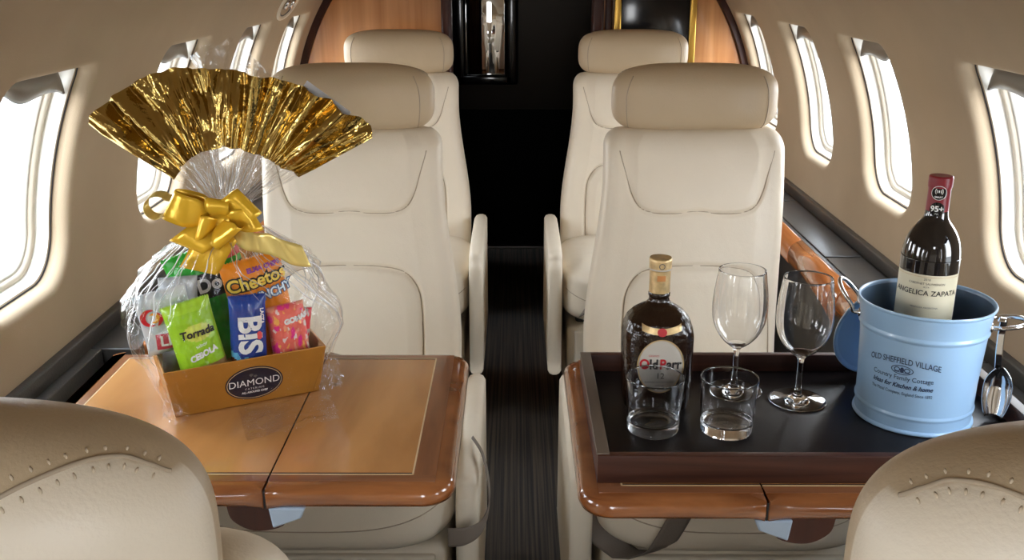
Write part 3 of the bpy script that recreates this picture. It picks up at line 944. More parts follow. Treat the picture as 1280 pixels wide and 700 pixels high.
# --- wine glasses
def wine_glass(label, x, y):
    stem = [(.0385, 0), (.0400, .0008), (.0398, .0016), (.030, .0028), (.018, .0048), (.009, .0085), (.0052, .015), (.0042, .026), (.0039, .045), (.0043, .060), (.0062, .0675)]
    bowl = [(.012, .0722), (.0215, .0805), (.0305, .0925), (.0365, .107), (.0390, .122), (.0393, .136), (.0378, .155), (.0352, .174), (.0334, .1868)]
    out = [tuple(p) for p in catmull([(r, z, 0) for r, z in stem + bowl], 4)]
    k = next(i for i, q in enumerate(out) if q[1] > .0722)
    inn = []
    for i in range(len(out) - 1, k - 1, -1):
        a, c = out[max(i - 1, 0)], out[min(i + 1, len(out) - 1)]; d = math.hypot(c[0] - a[0], c[1] - a[1])
        inn.append((out[i][0] - (c[1] - a[1]) / d * .0009, out[i][1] + (c[0] - a[0]) / d * .0009))
    rim = [(.03325, .1872), (.03295, .1874), (.0326, .1872)]
    Q = [(0, 0)] + [(q[0], q[1]) for q in out] + rim + inn + [(.007, .0713), (.003, .0703), (0, .0702)]
    o = add('wine_glass', *lathe(Q, 96), M['glass']); o.location = (x, y, FZ); tag(o, label, 'wine glass', 'wine glasses on the tray'); return o
wine_glass('empty wine glass nearest the whisky bottle, behind the second tumbler', .323, 1.326)
wine_glass('empty wine glass standing nearest the blue ice bucket', .407, 1.291)

# --- ice bucket
KX, KY = .557, 1.252
t = thing('ice_bucket', 'powder blue enamelled metal ice bucket with dark lettering on the tray', 'bucket', (KX, KY, FZ))
outp = [(0, .001), (.0745, .001), (.0785, .0005), (.0796, .002), (.0790, .0045), (.0765, .006), (.0768, .020), (.0784, .0225), (.0785, .0245), (.0770, .0268), (.0775, .06), (.0815, .130), (.0826, .1315), (.0841, .1335), (.0839, .136), (.0824, .1385), (.0858, .1655), (.0874, .1665), (.0884, .1685), (.0874, .1705), (.0858, .1705), (.0846, .1685), (.0840, .1655)]
def br_(z):
    zz = [p[1] for p in outp[5:17]]; rr = [p[0] for p in outp[5:17]]; return float(np.interp(z, zz, rr))
add('body', *lathe(outp, 128), M['bucket'], t, sharp=60)
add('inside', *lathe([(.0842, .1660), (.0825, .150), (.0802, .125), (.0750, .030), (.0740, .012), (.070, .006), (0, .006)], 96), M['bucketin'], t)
AZ = math.radians(37)       # lettering faces left of the camera
def bfront(u, v, e=.0005):
    r = br_(v) + e; a = u / r - PI / 2 - AZ; return (r * math.cos(a), r * math.sin(a), v)
for s_, sz, dv, kw, arch in (('OLD SHEFFIELD VILLAGE', .0118, .104, dict(off=.00012, sx=.74), .0055), ('Country Family Cottage', .0094, .0800, dict(sx=.88), 0), ('Ideas for Kitchen & home', .0090, .0685, dict(shear=.35, off=.0002, sx=.86), 0), ('The Metal Company, England Since 1892', .0064, .0580, dict(sx=.78), 0)):
    p = text(s_, sz, **kw); wmax = max(abs(v[0]) for v in p[0])
    p = ([(v[0], v[1] - arch * (v[0] / wmax) ** 2 + dv, 0) for v in p[0]], p[1])
    add('lettering', *warp(p, bfront), M['navyink'], t)
em = merge(ring2(.0145, .0066, .0011, 56, 0, .0915), ring2(.0040, .0034, .0012, 30, -.0065, .0918), ring2(.0040, .0034, .0012, 30, .0065, .0918), disc2(.0026, .0040, 20, 2, 0, .0915), quad2(-.0105, .0105, .0878, .0888, 10, 1))
add('emblem', *warp(em, bfront), M['navyink'], t)
def bail(ang, tilt, sc_=1.0):
    c, s = math.cos(ang), math.sin(ang)
    def P(out, lat, z): return (c * out - s * lat, s * out + c * lat, z)
    r0 = .0836; z0 = .1415
    path = [(r0 - .001, -.020, z0), (r0 + .006, -.0215, z0 + .001)]
    for i in range(13):
        a = -PI / 2 + PI * i / 12
        o_ = r0 + (.012 + .032 * (math.cos(a) ** .8 if abs(math.cos(a)) > 1e-6 else 0)) * sc_
        path.append((o_, .0235 * math.sin(a), z0 + (o_ - r0) * math.tan(tilt)))
    path += [(r0 + .006, .0215, z0 + .001), (r0 - .001, .020, z0)]
    h = add('handle', *tube([P(*p) for p in catmull(path, 3)], .0030, 12), M['steel'], t); h['label'] = 'polished steel loop handle'
    for l_ in (-.020, .020):
        v, f = lathe([(.0062, -.001), (.0062, .0014), (.0045, .0026), (0, .003)], 24)
        a2 = ang + l_ / r0; R3 = Matrix.Rotation(a2, 4, 'Z') @ Matrix.Translation((.0829, 0, z0)) @ Matrix.Rotation(PI / 2, 4, 'Y')
        add('rivet', *xf((v, f), R3), M['steel'], h)
bail(math.radians(-14), math.radians(9)); bail(math.radians(150), math.radians(50), .72)

# --- bucket lid leaning behind the bucket
o = add('bucket_lid', *lathe([(0, .0085), (.060, .0080), (.070, .0065), (.0725, .0078), (.0755, .0055), (.0775, .0015), (.0770, 0), (.0745, 0), (.070, .003), (.0, .0045)], 80), M['bucket'])
o.location = (.548, 1.362, FZ + .0795); o.rotation_euler = (math.radians(-77), 0, math.radians(10)); tag(o, 'powder blue lid leaning on edge behind the blue ice bucket', 'lid')

# --- steel ice scoop hanging at the bucket's right handle
t = thing('ice_scoop', 'polished steel ice scoop hanging beside the blue bucket from its handle', 'scoop', (KX + .100, KY - .030, FZ))
V = []; nu, nv = 28, 26
for j in range(nv + 1):
    q = j / nv                                   # top (closed, rounded) -> tip
    zz = .082 - .076 * q
    wd = .0185 * (math.sin(min(1, q / .42) * PI / 2) ** .7) * (1 - .42 * max(0, (q - .55) / .45) ** 2)
    dp = .019 * (math.sin(min(1, q / .35) * PI / 2) ** .8) * (1 - .55 * max(0, (q - .5) / .5))
    for i in range(nu + 1):
        a = PI * i / nu; V.append((-wd * math.cos(a), dp * math.sin(a) + .004 * (1 - q), zz))
F = [(j * (nu + 1) + i, j * (nu + 1) + i + 1, (j + 1) * (nu + 1) + i + 1, (j + 1) * (nu + 1) + i) for j in range(nv) for i in range(nu)]
F2 = [(f[0], f[1], f[2], f[3]) for f in F]
R3 = Matrix.Rotation(math.radians(-28), 4, 'Z')
o = add('bowl', *xf((V, F2), R3), M['steel'], t); md = o.modifiers.new('s', 'SOLIDIFY'); md.thickness = .0012
add('handle', *strip([(-.002, .004, .078), (-.003, .006, .10), (-.004, .006, .125), (-.005, .004, .148), (-.010, -.004, .154), (-.014, -.008, .150)], Vector((.0085, -.004, 0)), .0016), M['steel'], t)

# --- wine bottle in the bucket
WX, WY, WZ = .5585, 1.262, FZ + .0175
t = thing('wine_bottle', 'dark red wine bottle with cream label standing in the blue ice bucket', 'bottle', (WX, WY, WZ))
wp = [(0, .004), (.028, .003), (.0345, 0), (.0368, .003), (.0375, .010), (.0376, .195), (.0374, .206), (.0362, .220), (.0335, .233), (.029, .2435), (.0235, .2520), (.0185, .2585), (.0158, .2640), (.0146, .270), (.0140, .280), (.0137, .300), (.0140, .305), (.0150, .3060)]
Q = [(max(0, q[0]), q[1]) for q in catmull([(r, z, 0) for r, z in wp], 4)]
add('body', *lathe(Q, 96), M['wineglass'], t)
VW = math.atan2(WX, WY)     # towards the aisle
add('capsule', *lathe([(.0142, .272), (.0144, .273), (.0142, .300), (.0145, .303), (.0152, .305), (.0154, .310), (.0154, .317), (.0148, .319), (.0130, .3195), (0, .3193)], 64), M['capsule'], t)
def cylmap(r, rot):
    return lambda u, v, e=0: ((r + e) * math.cos(u / r - PI / 2 - rot), (r + e) * math.sin(u / r - PI / 2 - rot), v)
lw = .0376 * 1.32
fm = cylmap(.0376, VW)
lab = add('label', *warp(quad2(-lw, lw, .126, .1925, 40, 8), lambda u, v: fm(u, v, .0005)), M['label'], t); lab['label'] = 'cream paper label'
for s_, sz, dv, m in (('ANGELICA ZAPATA', .0098, .1675, 'ink'), ('2018', .0042, .1865, 'greyink'), ('CABERNET SAUVIGNON', .0042, .1805, 'greyink'), ('ALTA', .003, .1760, 'greyink'), ('MENDOZA ARGENTINA', .0032, .1475, 'greyink')):
    add('lettering', *warp(shift(text(s_, sz, off=.0001 if sz > .005 else 0), 0, dv), lambda u, v: fm(u, v, .0010)), M[m], lab)
for q0 in (.1895, .1305): add('border', *warp(quad2(-lw + .003, lw - .003, q0, q0 + .0005, 40, 1), lambda u, v: fm(u, v, .0010)), M['goldcap'], lab)
fm2 = cylmap(.0146, VW)
for zc_, tx in ((.2985, '((·))'), (.2765, '95+')):
    st = add('sticker', *warp(disc2(.0094, .0094, 36, 6, 0, zc_), lambda u, v: fm2(u, v, .0004)), M['black'], t)
    if tx == '95+':
        add('lettering', *warp(shift(text(tx, .0105, off=.0003, sx=.95), 0, zc_ + .0005), lambda u, v: fm2(u, v, .0009)), M['white'], st)
        add('lettering', *warp(shift(text('PTS', .0028), 0, zc_ - .0062), lambda u, v: fm2(u, v, .0009)), M['white'], st)
    else:
        rg = merge(ring2(.0094, .0094, .0006, 40, 0, zc_), disc2(.0008, .0018, 14, 2, 0, zc_ + .002))
        for r_ in (.0030, .0050):
            for s2 in (-1, 1):
                VV = []; n_ = 12
                for i in range(n_ + 1):
                    a = -.8 + 1.6 * i / n_
                    VV += [(s2 * r_ * math.cos(a), zc_ + .002 + r_ * math.sin(a), 0), (s2 * (r_ - .0008) * math.cos(a), zc_ + .002 + (r_ - .0008) * math.sin(a), 0)]
                rg = merge(rg, (VV, [(2 * i, 2 * i + 2, 2 * i + 3, 2 * i + 1) for i in range(n_)]))
        add('emblem', *warp(rg, lambda u, v: fm2(u, v, .0009)), M['white'], st)
        add('lettering', *warp(shift(text('SMART', .0032, off=.0001), 0, zc_ - .0055), lambda u, v: fm2(u, v, .0009)), M['white'], st)


# ------------------------------------------------------------------ gift basket
GC = Vector((-.425, 1.372, .6607)); YAW = math.radians(27)
UX = Vector((math.cos(YAW), math.sin(YAW), 0)); UY = Vector((-math.sin(YAW), math.cos(YAW), 0))
g = thing('gift_basket', 'gold cardboard gift basket wrapped in clear cellophane with gold foil fan and yellow bow', 'gift basket', GC)
def W(a, b, z): return tuple(UX * a + UY * b + Vector((0, 0, z)))
# box: flared tray with open top
def rect(A, B, z): return [W(-A, -B, z), W(A, -B, z), W(A, B, z), W(-A, B, z)]
bt, bb, bh = (.1155, .0925), (.104, .082), .0745
V, F = loft([rect(bb[0] - .003, bb[1] - .003, .004), rect(bt[0] - .003, bt[1] - .003, bh), rect(*bt, bh), rect(*bb, .0005)], cap0=True, cap1=True)
box = add('box', V, F, [M['cardboard'], M['boxin']], g, smooth=False, fm=[1] * 4 + [0] * 8 + [1, 0])
bv = box.modifiers.new('b', 'BEVEL'); bv.width = .0012; bv.segments = 2
# sticker on the sloping front
def bf(u, v, e=.0006):      # u along the front, v height up the face
    k = v / bh; b = bb[1] + (bt[1] - bb[1]) * k; return W(u, -b - e, v)
SX, SZ = .008, .0345
st = add('sticker', *warp(disc2(.0415, .0265, 56, 5, SX, SZ), bf), M['sticker'], g); st['label'] = 'oval navy sticker with white lettering'
add('rim', *warp(ring2(.0395, .0247, .0010, 72, SX, SZ), lambda u, v: bf(u, v, .0010)), M['inlay'], st)
for s_, sz, dv, kw in (('DIAMOND', .0150, .0008, dict(sx=1.02, space=1.02)), ('CATERING', .0042, -.0088, dict(space=1.5)), ('ALL AROUND CHEF', .0042, -.0145, dict(off=.00015))):
    add('lettering', *warp(shift(text(s_, sz, **kw), SX, SZ + dv), lambda u, v: bf(u, v, .0010)), M['white'], st)
for dx, dz, q in ((-.004, .0135, .0032), (.002, .0110, .0028)):
    d_ = ([(SX + dx - q, SZ + dz, 0), (SX + dx - q * .5, SZ + dz + q * .6, 0), (SX + dx + q * .5, SZ + dz + q * .6, 0), (SX + dx + q, SZ + dz, 0), (SX + dx, SZ + dz - q, 0)], [(0, 4, 1), (1, 4, 2), (2, 4, 3)])
    add('emblem', *warp(d_, lambda u, v: bf(u, v, .0010)), M['greyink'], st)

# --- cellophane body: from the foot of the box up to the tied neck
NK = Vector((-.412, 1.350, .940)) - GC
lev = [(.0012, .112, .0895), (.012, .1140, .0905), (.035, .1215, .096), (.060, .1300, .1010), (.075, .1360, .1035), (.10, .1500, .1070), (.13, .1500, .1070), (.16, .1320, .107), (.185, .124, .102), (.21, .106, .092), (.235, .072, .056), (.255, .046, .037), (.268, .027, .024), (.279, .018, .017)]
lz = [l[0] for l in lev]; la = [l[1] for l in lev]; lb = [l[2] for l in lev]
rings = []; NR, NT = 90, 300
for j in range(NR + 1):
    z = lz[0] + (lz[-1] - lz[0]) * j / NR
    A, B = float(np.interp(z, lz, la)), float(np.interp(z, lz, lb))
    k = smooth01((z - .10) / .18); e = 7 - 5 * smooth01((z - .09) / .13)
    cx, cyy = NK.x * k, NK.y * k
    yawk = YAW * (1 - k)
    ring = []
    for i in range(NT):
        a = 2 * PI * i / NT; ca, sa = math.cos(a), math.sin(a)
        x = A * math.copysign(abs(ca) ** (2 / e), ca); y = B * math.copysign(abs(sa) ** (2 / e), sa)
        up = smooth01((z - .10) / .14)
        pl = math.sin(a * 23 + 2.5 * noise.noise((ca * 2, sa * 2, z * 5))) * .4 + noise.noise((ca * 5, sa * 5, z * 4.0)) + .8 * max(0, 1 - abs(noise.noise((ca * 3.3, sa * 3.3, z * 6 + 4))) * 9) - .5 * max(0, 1 - abs(noise.noise((ca * 4 + 7, sa * 4, z * 14))) * 7)
        rr = 1 + pl * (.017 + .06 * up)
        low = 1 + (.010 * noise.noise((ca * 9, sa * 9, z * 45)) + .012 * noise.noise((x * 40, y * 40, z * 60)))
        x *= rr * low; y *= rr * low
        c_, s_ = math.cos(yawk), math.sin(yawk)
        ring.append((cx + x * c_ - y * s_, cyy + x * s_ + y * c_, max(z + .003 * noise.noise((x * 30, y * 30, z * 30)) * smooth01((z - .01) / .03), .0008)))
    rings.append(ring)
cel = add('cellophane', *loft(rings), M['film'], g); cel['label'] = 'clear crinkled cellophane wrap'
# whitish tubes along creases from the tie, standing in for highlight streaks
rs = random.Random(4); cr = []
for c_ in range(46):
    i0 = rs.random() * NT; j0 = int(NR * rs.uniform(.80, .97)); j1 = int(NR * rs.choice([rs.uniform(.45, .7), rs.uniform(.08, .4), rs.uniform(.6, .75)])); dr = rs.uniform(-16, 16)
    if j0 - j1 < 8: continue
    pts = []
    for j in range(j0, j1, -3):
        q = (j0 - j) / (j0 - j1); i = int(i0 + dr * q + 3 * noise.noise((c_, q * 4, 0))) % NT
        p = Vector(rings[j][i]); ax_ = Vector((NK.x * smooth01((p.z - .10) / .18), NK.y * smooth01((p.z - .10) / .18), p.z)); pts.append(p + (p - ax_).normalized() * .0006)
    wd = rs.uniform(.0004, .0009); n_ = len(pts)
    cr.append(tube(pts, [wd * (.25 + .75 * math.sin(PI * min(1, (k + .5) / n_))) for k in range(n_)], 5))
add('crease_highlight', *merge(*cr), M['crease_highlight'], cel)
# crumpled loose corner of film beside the box
def crumple(name, P, m, amp, n=26, seed=0):
    """bilinear patch P00,P10,P11,P01 with creases"""
    P = [Vector(p) for p in P]; V = []
    for j in range(n + 1):
        for i in range(n + 1):
            u, v = i / n, j / n
            p = P[0] * (1 - u) * (1 - v) + P[1] * u * (1 - v) + P[2] * u * v + P[3] * (1 - u) * v
            q = Vector((noise.noise((u * 5 + seed, v * 5, 0)), noise.noise((u * 5, v * 5 + seed, 7)), noise.noise((u * 5, v * 5, 13 + seed))))
            q += .5 * Vector((abs(noise.noise((u * 11 + seed, v * 11, 3))), noise.noise((u * 11, v * 11 + seed, 9)), abs(noise.noise((u * 11, v * 11, 17 + seed)))))
            w_ = min(1, 6 * min(u, 1 - u + .2, v + .2, 1 - v + .2))
            p = p + q * amp * w_; V.append((p.x, p.y, max(p.z, .0006)))
    F = [(j * (n + 1) + i, j * (n + 1) + i + 1, (j + 1) * (n + 1) + i + 1, (j + 1) * (n + 1) + i) for j in range(n) for i in range(n)]
    return add(name, V, F, m, g)
crumple('film_corner', [W(.112, -.080, .072), W(.135, -.070, .040), W(.140, -.085, .004), W(.100, -.088, .002)], M['film'], .010, seed=2)
crumple('film_corner', [W(.100, -.084, .003), W(.138, -.086, .002), W(.145, -.050, .004), W(.118, -.040, .030)], M['film'], .009, seed=5)
crumple('film_corner', [W(-.118, -.088, .05), W(-.090, -.096, .004), W(-.112, -.108, .001), W(-.125, -.085, .008)], M['film'], .009, seed=8)
crumple('film_corner', [W(-.03, -.20, .001), W(.10, -.19, .001), W(.115, -.092, .002), W(-.02, -.096, .002)], M['film'], .007, n=34, seed=12)
# --- gathered fan above the neck (front sheet): clear near the neck, gold foil further out
def fan_outer(t):        # polar outline measured at the neck (angle from +x), metres
    A = [26, 30.5, 40, 58, 78, 95, 111, 129, 145, 148]
    Rr = [.232, .2386, .224, .2085, .200, .202, .214, .221, .231, .228]
    return float(np.interp(math.degrees(t), A, Rr))
def fan_inner(t):
    A = [26, 45, 60, 78, 95, 118, 135, 148]
    Rr = [.115, .099, .096, .0946, .093, .092, .089, .087]
    return float(np.interp(math.degrees(t), A, Rr))
T0, T1 = math.radians(26.5), math.radians(147.5)
def fan_pt(t, r, seed=0, amp=1.0, lean=.10, fr=1.0):
    q = r / .22; t_ = t; t = t * fr
    ph = t * 13 + 2.2 * noise.noise((t * 3, r * 3, seed))
    pleat = (abs((ph / PI) % 2 - 1) - .5) * .016 * q
    ridge = (1 - 2 * abs(noise.noise((t * 5, r * 5, seed + 3)))) * .024 * q
    sm_ = smooth01(.5 + 1.6 * noise.noise((t * 2.2, r * 9, seed + 30)))
    fine = (1 - 2 * abs(noise.noise((t * 15, r * 17, seed + 9)))) * .0060 * min(1, q * 2) * (.25 + .75 * sm_)
    crk = .0040 * abs(noise.noise((t * 34, r * 30, seed + 5))) * q * sm_
    y = (pleat + ridge + fine + crk) * amp + lean * r - .012 * q
    t = t_
    # rounded gather near the neck: sheet wraps the bundle
    y -= .016 * math.sin((t - T0) / (T1 - T0) * PI) * max(0, 1 - r / .06)
    return (NK.x + r * math.cos(t), NK.y + y, NK.z - .008 + r * math.sin(t))
def fan(name, m, rin, rout, t0=T0, t1=T1, nt=300, nr=44, seed=0, amp=1, jag=0, lean=.10, dy=0, fr=1.0):
    V = []
    for j in range(nr + 1):
        for i in range(nt + 1):
            t = t0 + (t1 - t0) * i / nt; a, b = rin(t), rout(t)
            b *= 1 + jag * noise.noise((t * 14, seed, 2))
            p = fan_pt(t, a + (b - a) * j / nr, seed, amp, lean, fr); V.append((p[0], p[1] + dy, p[2]))
    F = [(j * (nt + 1) + i, j * (nt + 1) + i + 1, (j + 1) * (nt + 1) + i + 1, (j + 1) * (nt + 1) + i) for j in range(nr) for i in range(nt)]
    return add(name, V, F, m, g)
o = fan('foil', M['foil'], lambda t: fan_inner(t) * (1 + .03 * noise.noise((t * 8, 1, 1))), fan_outer, jag=.015); o['label'] = 'crumpled gold foil fan'
o = fan('film_gather', M['filmfan'], lambda t: .012, lambda t: fan_inner(t) + .004, nr=40, jag=.0, fr=2.2, amp=1.3); o['label'] = 'clear gathered cellophane between bow and foil'
cr = []  # gather creases as whitish tubes, highlight streaks built into the shape
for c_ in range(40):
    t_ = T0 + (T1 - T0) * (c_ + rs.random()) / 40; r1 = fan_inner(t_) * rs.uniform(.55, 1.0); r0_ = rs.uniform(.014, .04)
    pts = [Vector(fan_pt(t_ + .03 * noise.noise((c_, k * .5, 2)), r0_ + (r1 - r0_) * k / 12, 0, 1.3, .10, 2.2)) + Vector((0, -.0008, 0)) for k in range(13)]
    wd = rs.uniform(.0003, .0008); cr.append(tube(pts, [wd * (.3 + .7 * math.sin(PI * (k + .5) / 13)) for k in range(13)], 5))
add('crease_highlight', *merge(*cr), M['crease_highlight'], o)
# back sheet: clear film behind the foil, rising above it in the middle
o = fan('film_back', M['filmfan'], lambda t: .012, lambda t: .20 + .036 * math.exp(-((math.degrees(t) - 92) / 15) ** 2) - .03 * smooth01((abs(math.degrees(t) - 85) - 30) / 25), math.radians(34), math.radians(138), 200, 40, 21, 1.2, .05, .16, .014)
# white card tucked behind the foil
c0 = Vector((-.296, 1.402, 1.115)) - GC; ax = Vector((.80, .02, -.60)).normalized(); az = Vector((-.58, .04, -.80)).normalized()
V = []; 
for q in (0, .0008):
    for (u, v) in ((0, 0), (.075, 0), (.075, .05), (0, .05)):
        p = c0 + ax * u + az * v + Vector((0, q, 0)); V.append(tuple(p))
o = add('card', V, [(0, 1, 2, 3), (7, 6, 5, 4), (0, 4, 5, 1), (1, 5, 6, 2), (2, 6, 7, 3), (3, 7, 4, 0)], M['paper'], g, smooth=False); o['label'] = 'white paper card tucked behind the foil'

# --- bow
BC = NK + Vector((.004, -.034, -.006))
PXM = .00113
def P2(u, v, y=0): return BC + Vector(((u - 285) * PXM, y, -(v - 268) * PXM))
def loop_strip(tip, wdir, width, depth, m, base=(285, 268), y0=0.0, tw=0.0, nm='bow_loop'):
    b = P2(*base, y0); tp = P2(*tip, y0 - depth * .45); d = tp - b; L = d.length
    n = Vector((0, -1, 0)); path = []; wv = []
    wd = Vector((wdir[0], 0, -wdir[1])).normalized()
    for i in range(25):
        s = i / 24; a = s * 2 * PI
        k = (1 - math.cos(a)) / 2          # 0..1..0 along the loop
        h = math.sin(a) * depth * .5
        p = b + d * (k ** .85) + n * h
        path.append(p)
        q = .35 + .65 * min(1, k * 2.2)
        wv.append(wd * width * q + Vector((0, .004 * math.sin(a * 2) + tw * k, 0)))
    return add(nm, *strip(path, wv, .0008), m, g)
Rb, Rp = M['ribbon'], M['ribbonpale']
loop_strip((224, 246), (22, -38), .046, .030, Rb, y0=.004)
loop_strip((243, 298), (42, 17), .048, .034, Rb, y0=-.004)
loop_strip((322, 243), (30, 34), .047, .030, Rb, y0=.006)
loop_strip((330, 264), (18, 34), .036, .024, Rb, y0=-.001)
loop_strip((302, 285), (32, -28), .046, .036, Rb, y0=-.012)
loop_strip((262, 272), (-10, 32), .034, .030, Rb, y0=-.012)
loop_strip((285, 240), (34, 6), .034, .024, Rb, y0=-.002)
# knot
v, f = superell(.016, .014, .010, 2.4, 2.2, 24, 14); add('knot', [tuple(Vector(p) + P2(285, 268, -.012)) for p in v], f, Rb, g)
# hanging tails
pa = [P2(285, 280, -.004), P2(278, 292, -.012), P2(270, 304, -.016), P2(262, 318, -.018), P2(254, 330, -.017)]
pa = [Vector(p) for p in catmull(pa, 5)]
o = add('bow_tail', *strip(pa, Vector((.052, 0, -.012)), .0008), Rb, g); o['label'] = 'dark yellow hanging ribbon tail'
pa = [P2(292, 280, -.004), P2(312, 288, -.014), P2(330, 296, -.010), P2(348, 297, -.016), P2(366, 305, -.020), P2(388, 312, -.012)]
pa = [Vector(p) for p in catmull(pa, 6)]
wv = [Vector((-.012, .004 * math.sin(i * .5), .034 + .004 * math.sin(i * .35))) for i in range(len(pa))]
o = add('bow_tail', *strip(pa, wv, .0008), Rp, g); o['label'] = 'pale yellow ribbon tail'
pa = [P2(236, 246, .012)] + [P2(207 + 14 * math.cos(a), 250 + 13 * math.sin(a), .012 + .004 * a) for a in [(-.6 - i * .5) for i in range(11)]]
pa = [Vector(p) for p in catmull(pa, 4)]
add('bow_curl', *strip(pa, Vector((.004, .012, .006)), .0007), Rp, g)

# ------------------------------------------------------------------ snacks inside the wrap
def pouch(name, label, cat, a, b, z, yaw, pitch, roll, w, h, t, cols, colfn, seam=True, seed=0, rough=.28, grp='snack packets in the gift basket'):
    mats = [c if not isinstance(c, tuple) else colmat('%s colour %d' % (name, i), c, rough) for i, c in enumerate(cols)]
    nx, ny = 44, 60
    def prof(u, v):
        k = max(0, 1 - abs(u) ** 2.6) ** .55
        e = max(0, 1 - abs(v) ** 5) ** .6
        q = k * e
        wr = .05 * noise.noise((u * 3 + seed, v * 4, seed)) + .05 * noise.noise((u * 8 + seed, v * 9, seed + 4))
        edge = .10 * math.sin(u * 17 + seed) * max(0, abs(v) - .7) / .3 * (1 - abs(u))
        return max(0.0, q * (1 + wr * 2)) * t / 2 + edge * t * .4
    def front(x, zz, e=.0008):
        u, v = max(-.995, min(.995, x / (w / 2))), max(-.995, min(.995, zz / (h / 2)))
        return (x, -prof(u, v) - e, zz)
    V = []; F = []; fm = []
    for s in (-1, 1):
        o0 = len(V)
        for j in range(ny + 1):
            for i in range(nx + 1):
                u, v = -1 + 2 * i / nx, -1 + 2 * j / ny
                pin = 1 - .05 * (1 - abs(v) ** 4) * (1 if abs(u) > .0 else 0)
                zig = .0012 * (1 if i % 2 else -1) if j in (0, ny) else 0
                p = front(u * w / 2, v * h / 2, 0); V.append((p[0] * pin, s * -p[1] + (.0002 * s), p[2] + zig))
        for j in range(ny):
            for i in range(nx):
                q = (o0 + j * (nx + 1) + i, o0 + j * (nx + 1) + i + 1, o0 + (j + 1) * (nx + 1) + i + 1, o0 + (j + 1) * (nx + 1) + i)
                F.append(q if s < 0 else q[::-1]); fm.append(colfn((i + .5) / nx * 2 - 1, (j + .5) / ny * 2 - 1) if s < 0 else 0)
    # close the rim
    N1 = (nx + 1) * (ny + 1)
    rim = [i for i in range(nx + 1)] + [(j + 1) * (nx + 1) - 1 for j in range(1, ny + 1)] + [ny * (nx + 1) + i for i in range(nx - 1, -1, -1)] + [j * (nx + 1) for j in range(ny - 1, 0, -1)]
    for i in range(len(rim)):
        p, q = rim[i], rim[(i + 1) % len(rim)]; F.append((q, p, p + N1, q + N1)); fm.append(0)
    o = add(name, V, F, mats, None, True, fm)
    o.location = GC + Vector(W(a, b, z))
    o.rotation_euler = (Matrix.Rotation(yaw, 3, 'Z') @ Matrix.Rotation(pitch, 3, 'X') @ Matrix.Rotation(roll, 3, 'Y')).to_euler()
    tag(o, label, cat, grp)
    def print_(s_, size, x, zz, m, rot=0.0, e=.0012, nm='lettering', **kw):
        p = s_ if isinstance(s_, tuple) else text(s_, size, **kw)
        return add(nm, *warp(shift(p, x, zz, rot), lambda u, v: front(u, v, e)), m if not isinstance(m, tuple) else colmat('print', m), o)
    return o, print_
D = math.radians
Wt = M['white']; Ik = M['ink']
# lime packet (toast)
brown = (.42, .24, .09)
def cf(u, v):
    if v > .80: return 1
    if ((u - .12) / .62) ** 2 + ((v - .36) / .19) ** 2 < 1: return 2
    if v < -.38 + .35 * (u < .1) * 0 and u > -.15 + .4 * (v + .38): return 3
    return 0
o, pr_ = pouch('snack_packet', 'lime green toast packet at the front left of the gift basket', 'snack packet', -.0605, -.057, .093, D(27), D(-3), D(-10), .068, .138, .034, [(.33, .62, .02), (.42, .70, .04), (.62, .70, .10), brown], cf, seed=1)
pr_('Torrada', .0165, .003, .0245, Ik, 0, off=.0005, shear=.15, sx=.88)
pr_('CEBOLA', .0120, .003, -.0085, Wt, .20, off=.0006, shear=.2, sx=.9)
pr_('sabor', .0075, .004, .0055, Wt, .15)
# green chips packet behind
def cf(u, v):
    if v > .72 and u > -.1: return 2
    if .20 < v < .62 and u > -.55 + (v - .2) * .6 : return 1
    return 0
o, pr_ = pouch('snack_packet', 'bright green chips packet with a black band behind the lime packet', 'snack packet', -.010, .050, .116, D(24), D(1), D(-13), .115, .185, .036, [(.025, .42, .035), (.012, .010, .012), (.45, .02, .03)], cf, seed=2)
pr_('Doritos', .030, .024, .040, Wt, .02, off=.0010, sx=.95)
pr_('NOVO', .009, .038, .082, Wt, .05, off=.0004)
# orange chips packet
def cf(u, v): return 0
o, pr_ = pouch('snack_packet', 'orange corn snack packet with yellow lettering at the back right of the basket', 'snack packet', .047, .012, .112, D(26), D(2), D(-9), .094, .165, .034, [(.86, .27, .015)], cf, seed=3)
YL = (.90, .66, .10)
pr_('Cheetos', .0275, .002, .050, Ik, .05, .0011, off=.0030, sx=.95); pr_('Cheetos', .0275, .002, .050, YL, .05, .0016, off=.0007, sx=.95)
pr_('CRUNCHY', .0200, .010, .0245, (.02, .12, .30), .10, .0011, off=.0020, sx=.85); pr_('CRUNCHY', .0200, .010, .0245, (.75, .88, .95), .10, .0016, off=.0005, sx=.85)
pr_('ELMA CHIPS', .0095, .016, .068, (.30, .06, .35), .03, off=.0006)
# pink sweets packet
def cfp(u, v):
    n_ = noise.noise((u * 3.2, v * 3.6, 4)); m_ = noise.noise((u * 4 + 9, v * 4, 8))
    if n_ > .28: return 1
    if n_ < -.30: return 2
    if m_ > .34: return 3
    if m_ < -.36: return 4
    return 0
o, pr_ = pouch('sweets_packet', 'pink and coral sweets packet below the orange packet', 'sweets packet', .0705, -.057, .081, D(27), D(-1), D(-5), .058, .110, .028, [(.85, .16, .12), (.80, .03, .25), (.88, .34, .22), (.85, .70, .66), (.92, .45, .10)], cfp, seed=4)
pr_('GOMAS', .0105, .012, .033, Wt, .1, off=.0008)
o, pr_ = pouch('sweets_packet', 'small red and clear sweets packet at the right end of the basket', 'sweets packet', .086, -.028, .070, D(29), D(-1), D(8), .046, .095, .024, [(.55, .50, .46), (.75, .05, .07), (.72, .14, .12), (.80, .70, .62), (.45, .40, .36)], lambda u, v: 1 if (v > .35 and noise.noise((u * 3, v * 3, 2)) > -.15) else cfp(u * 1.3, v + 2), seed=5)
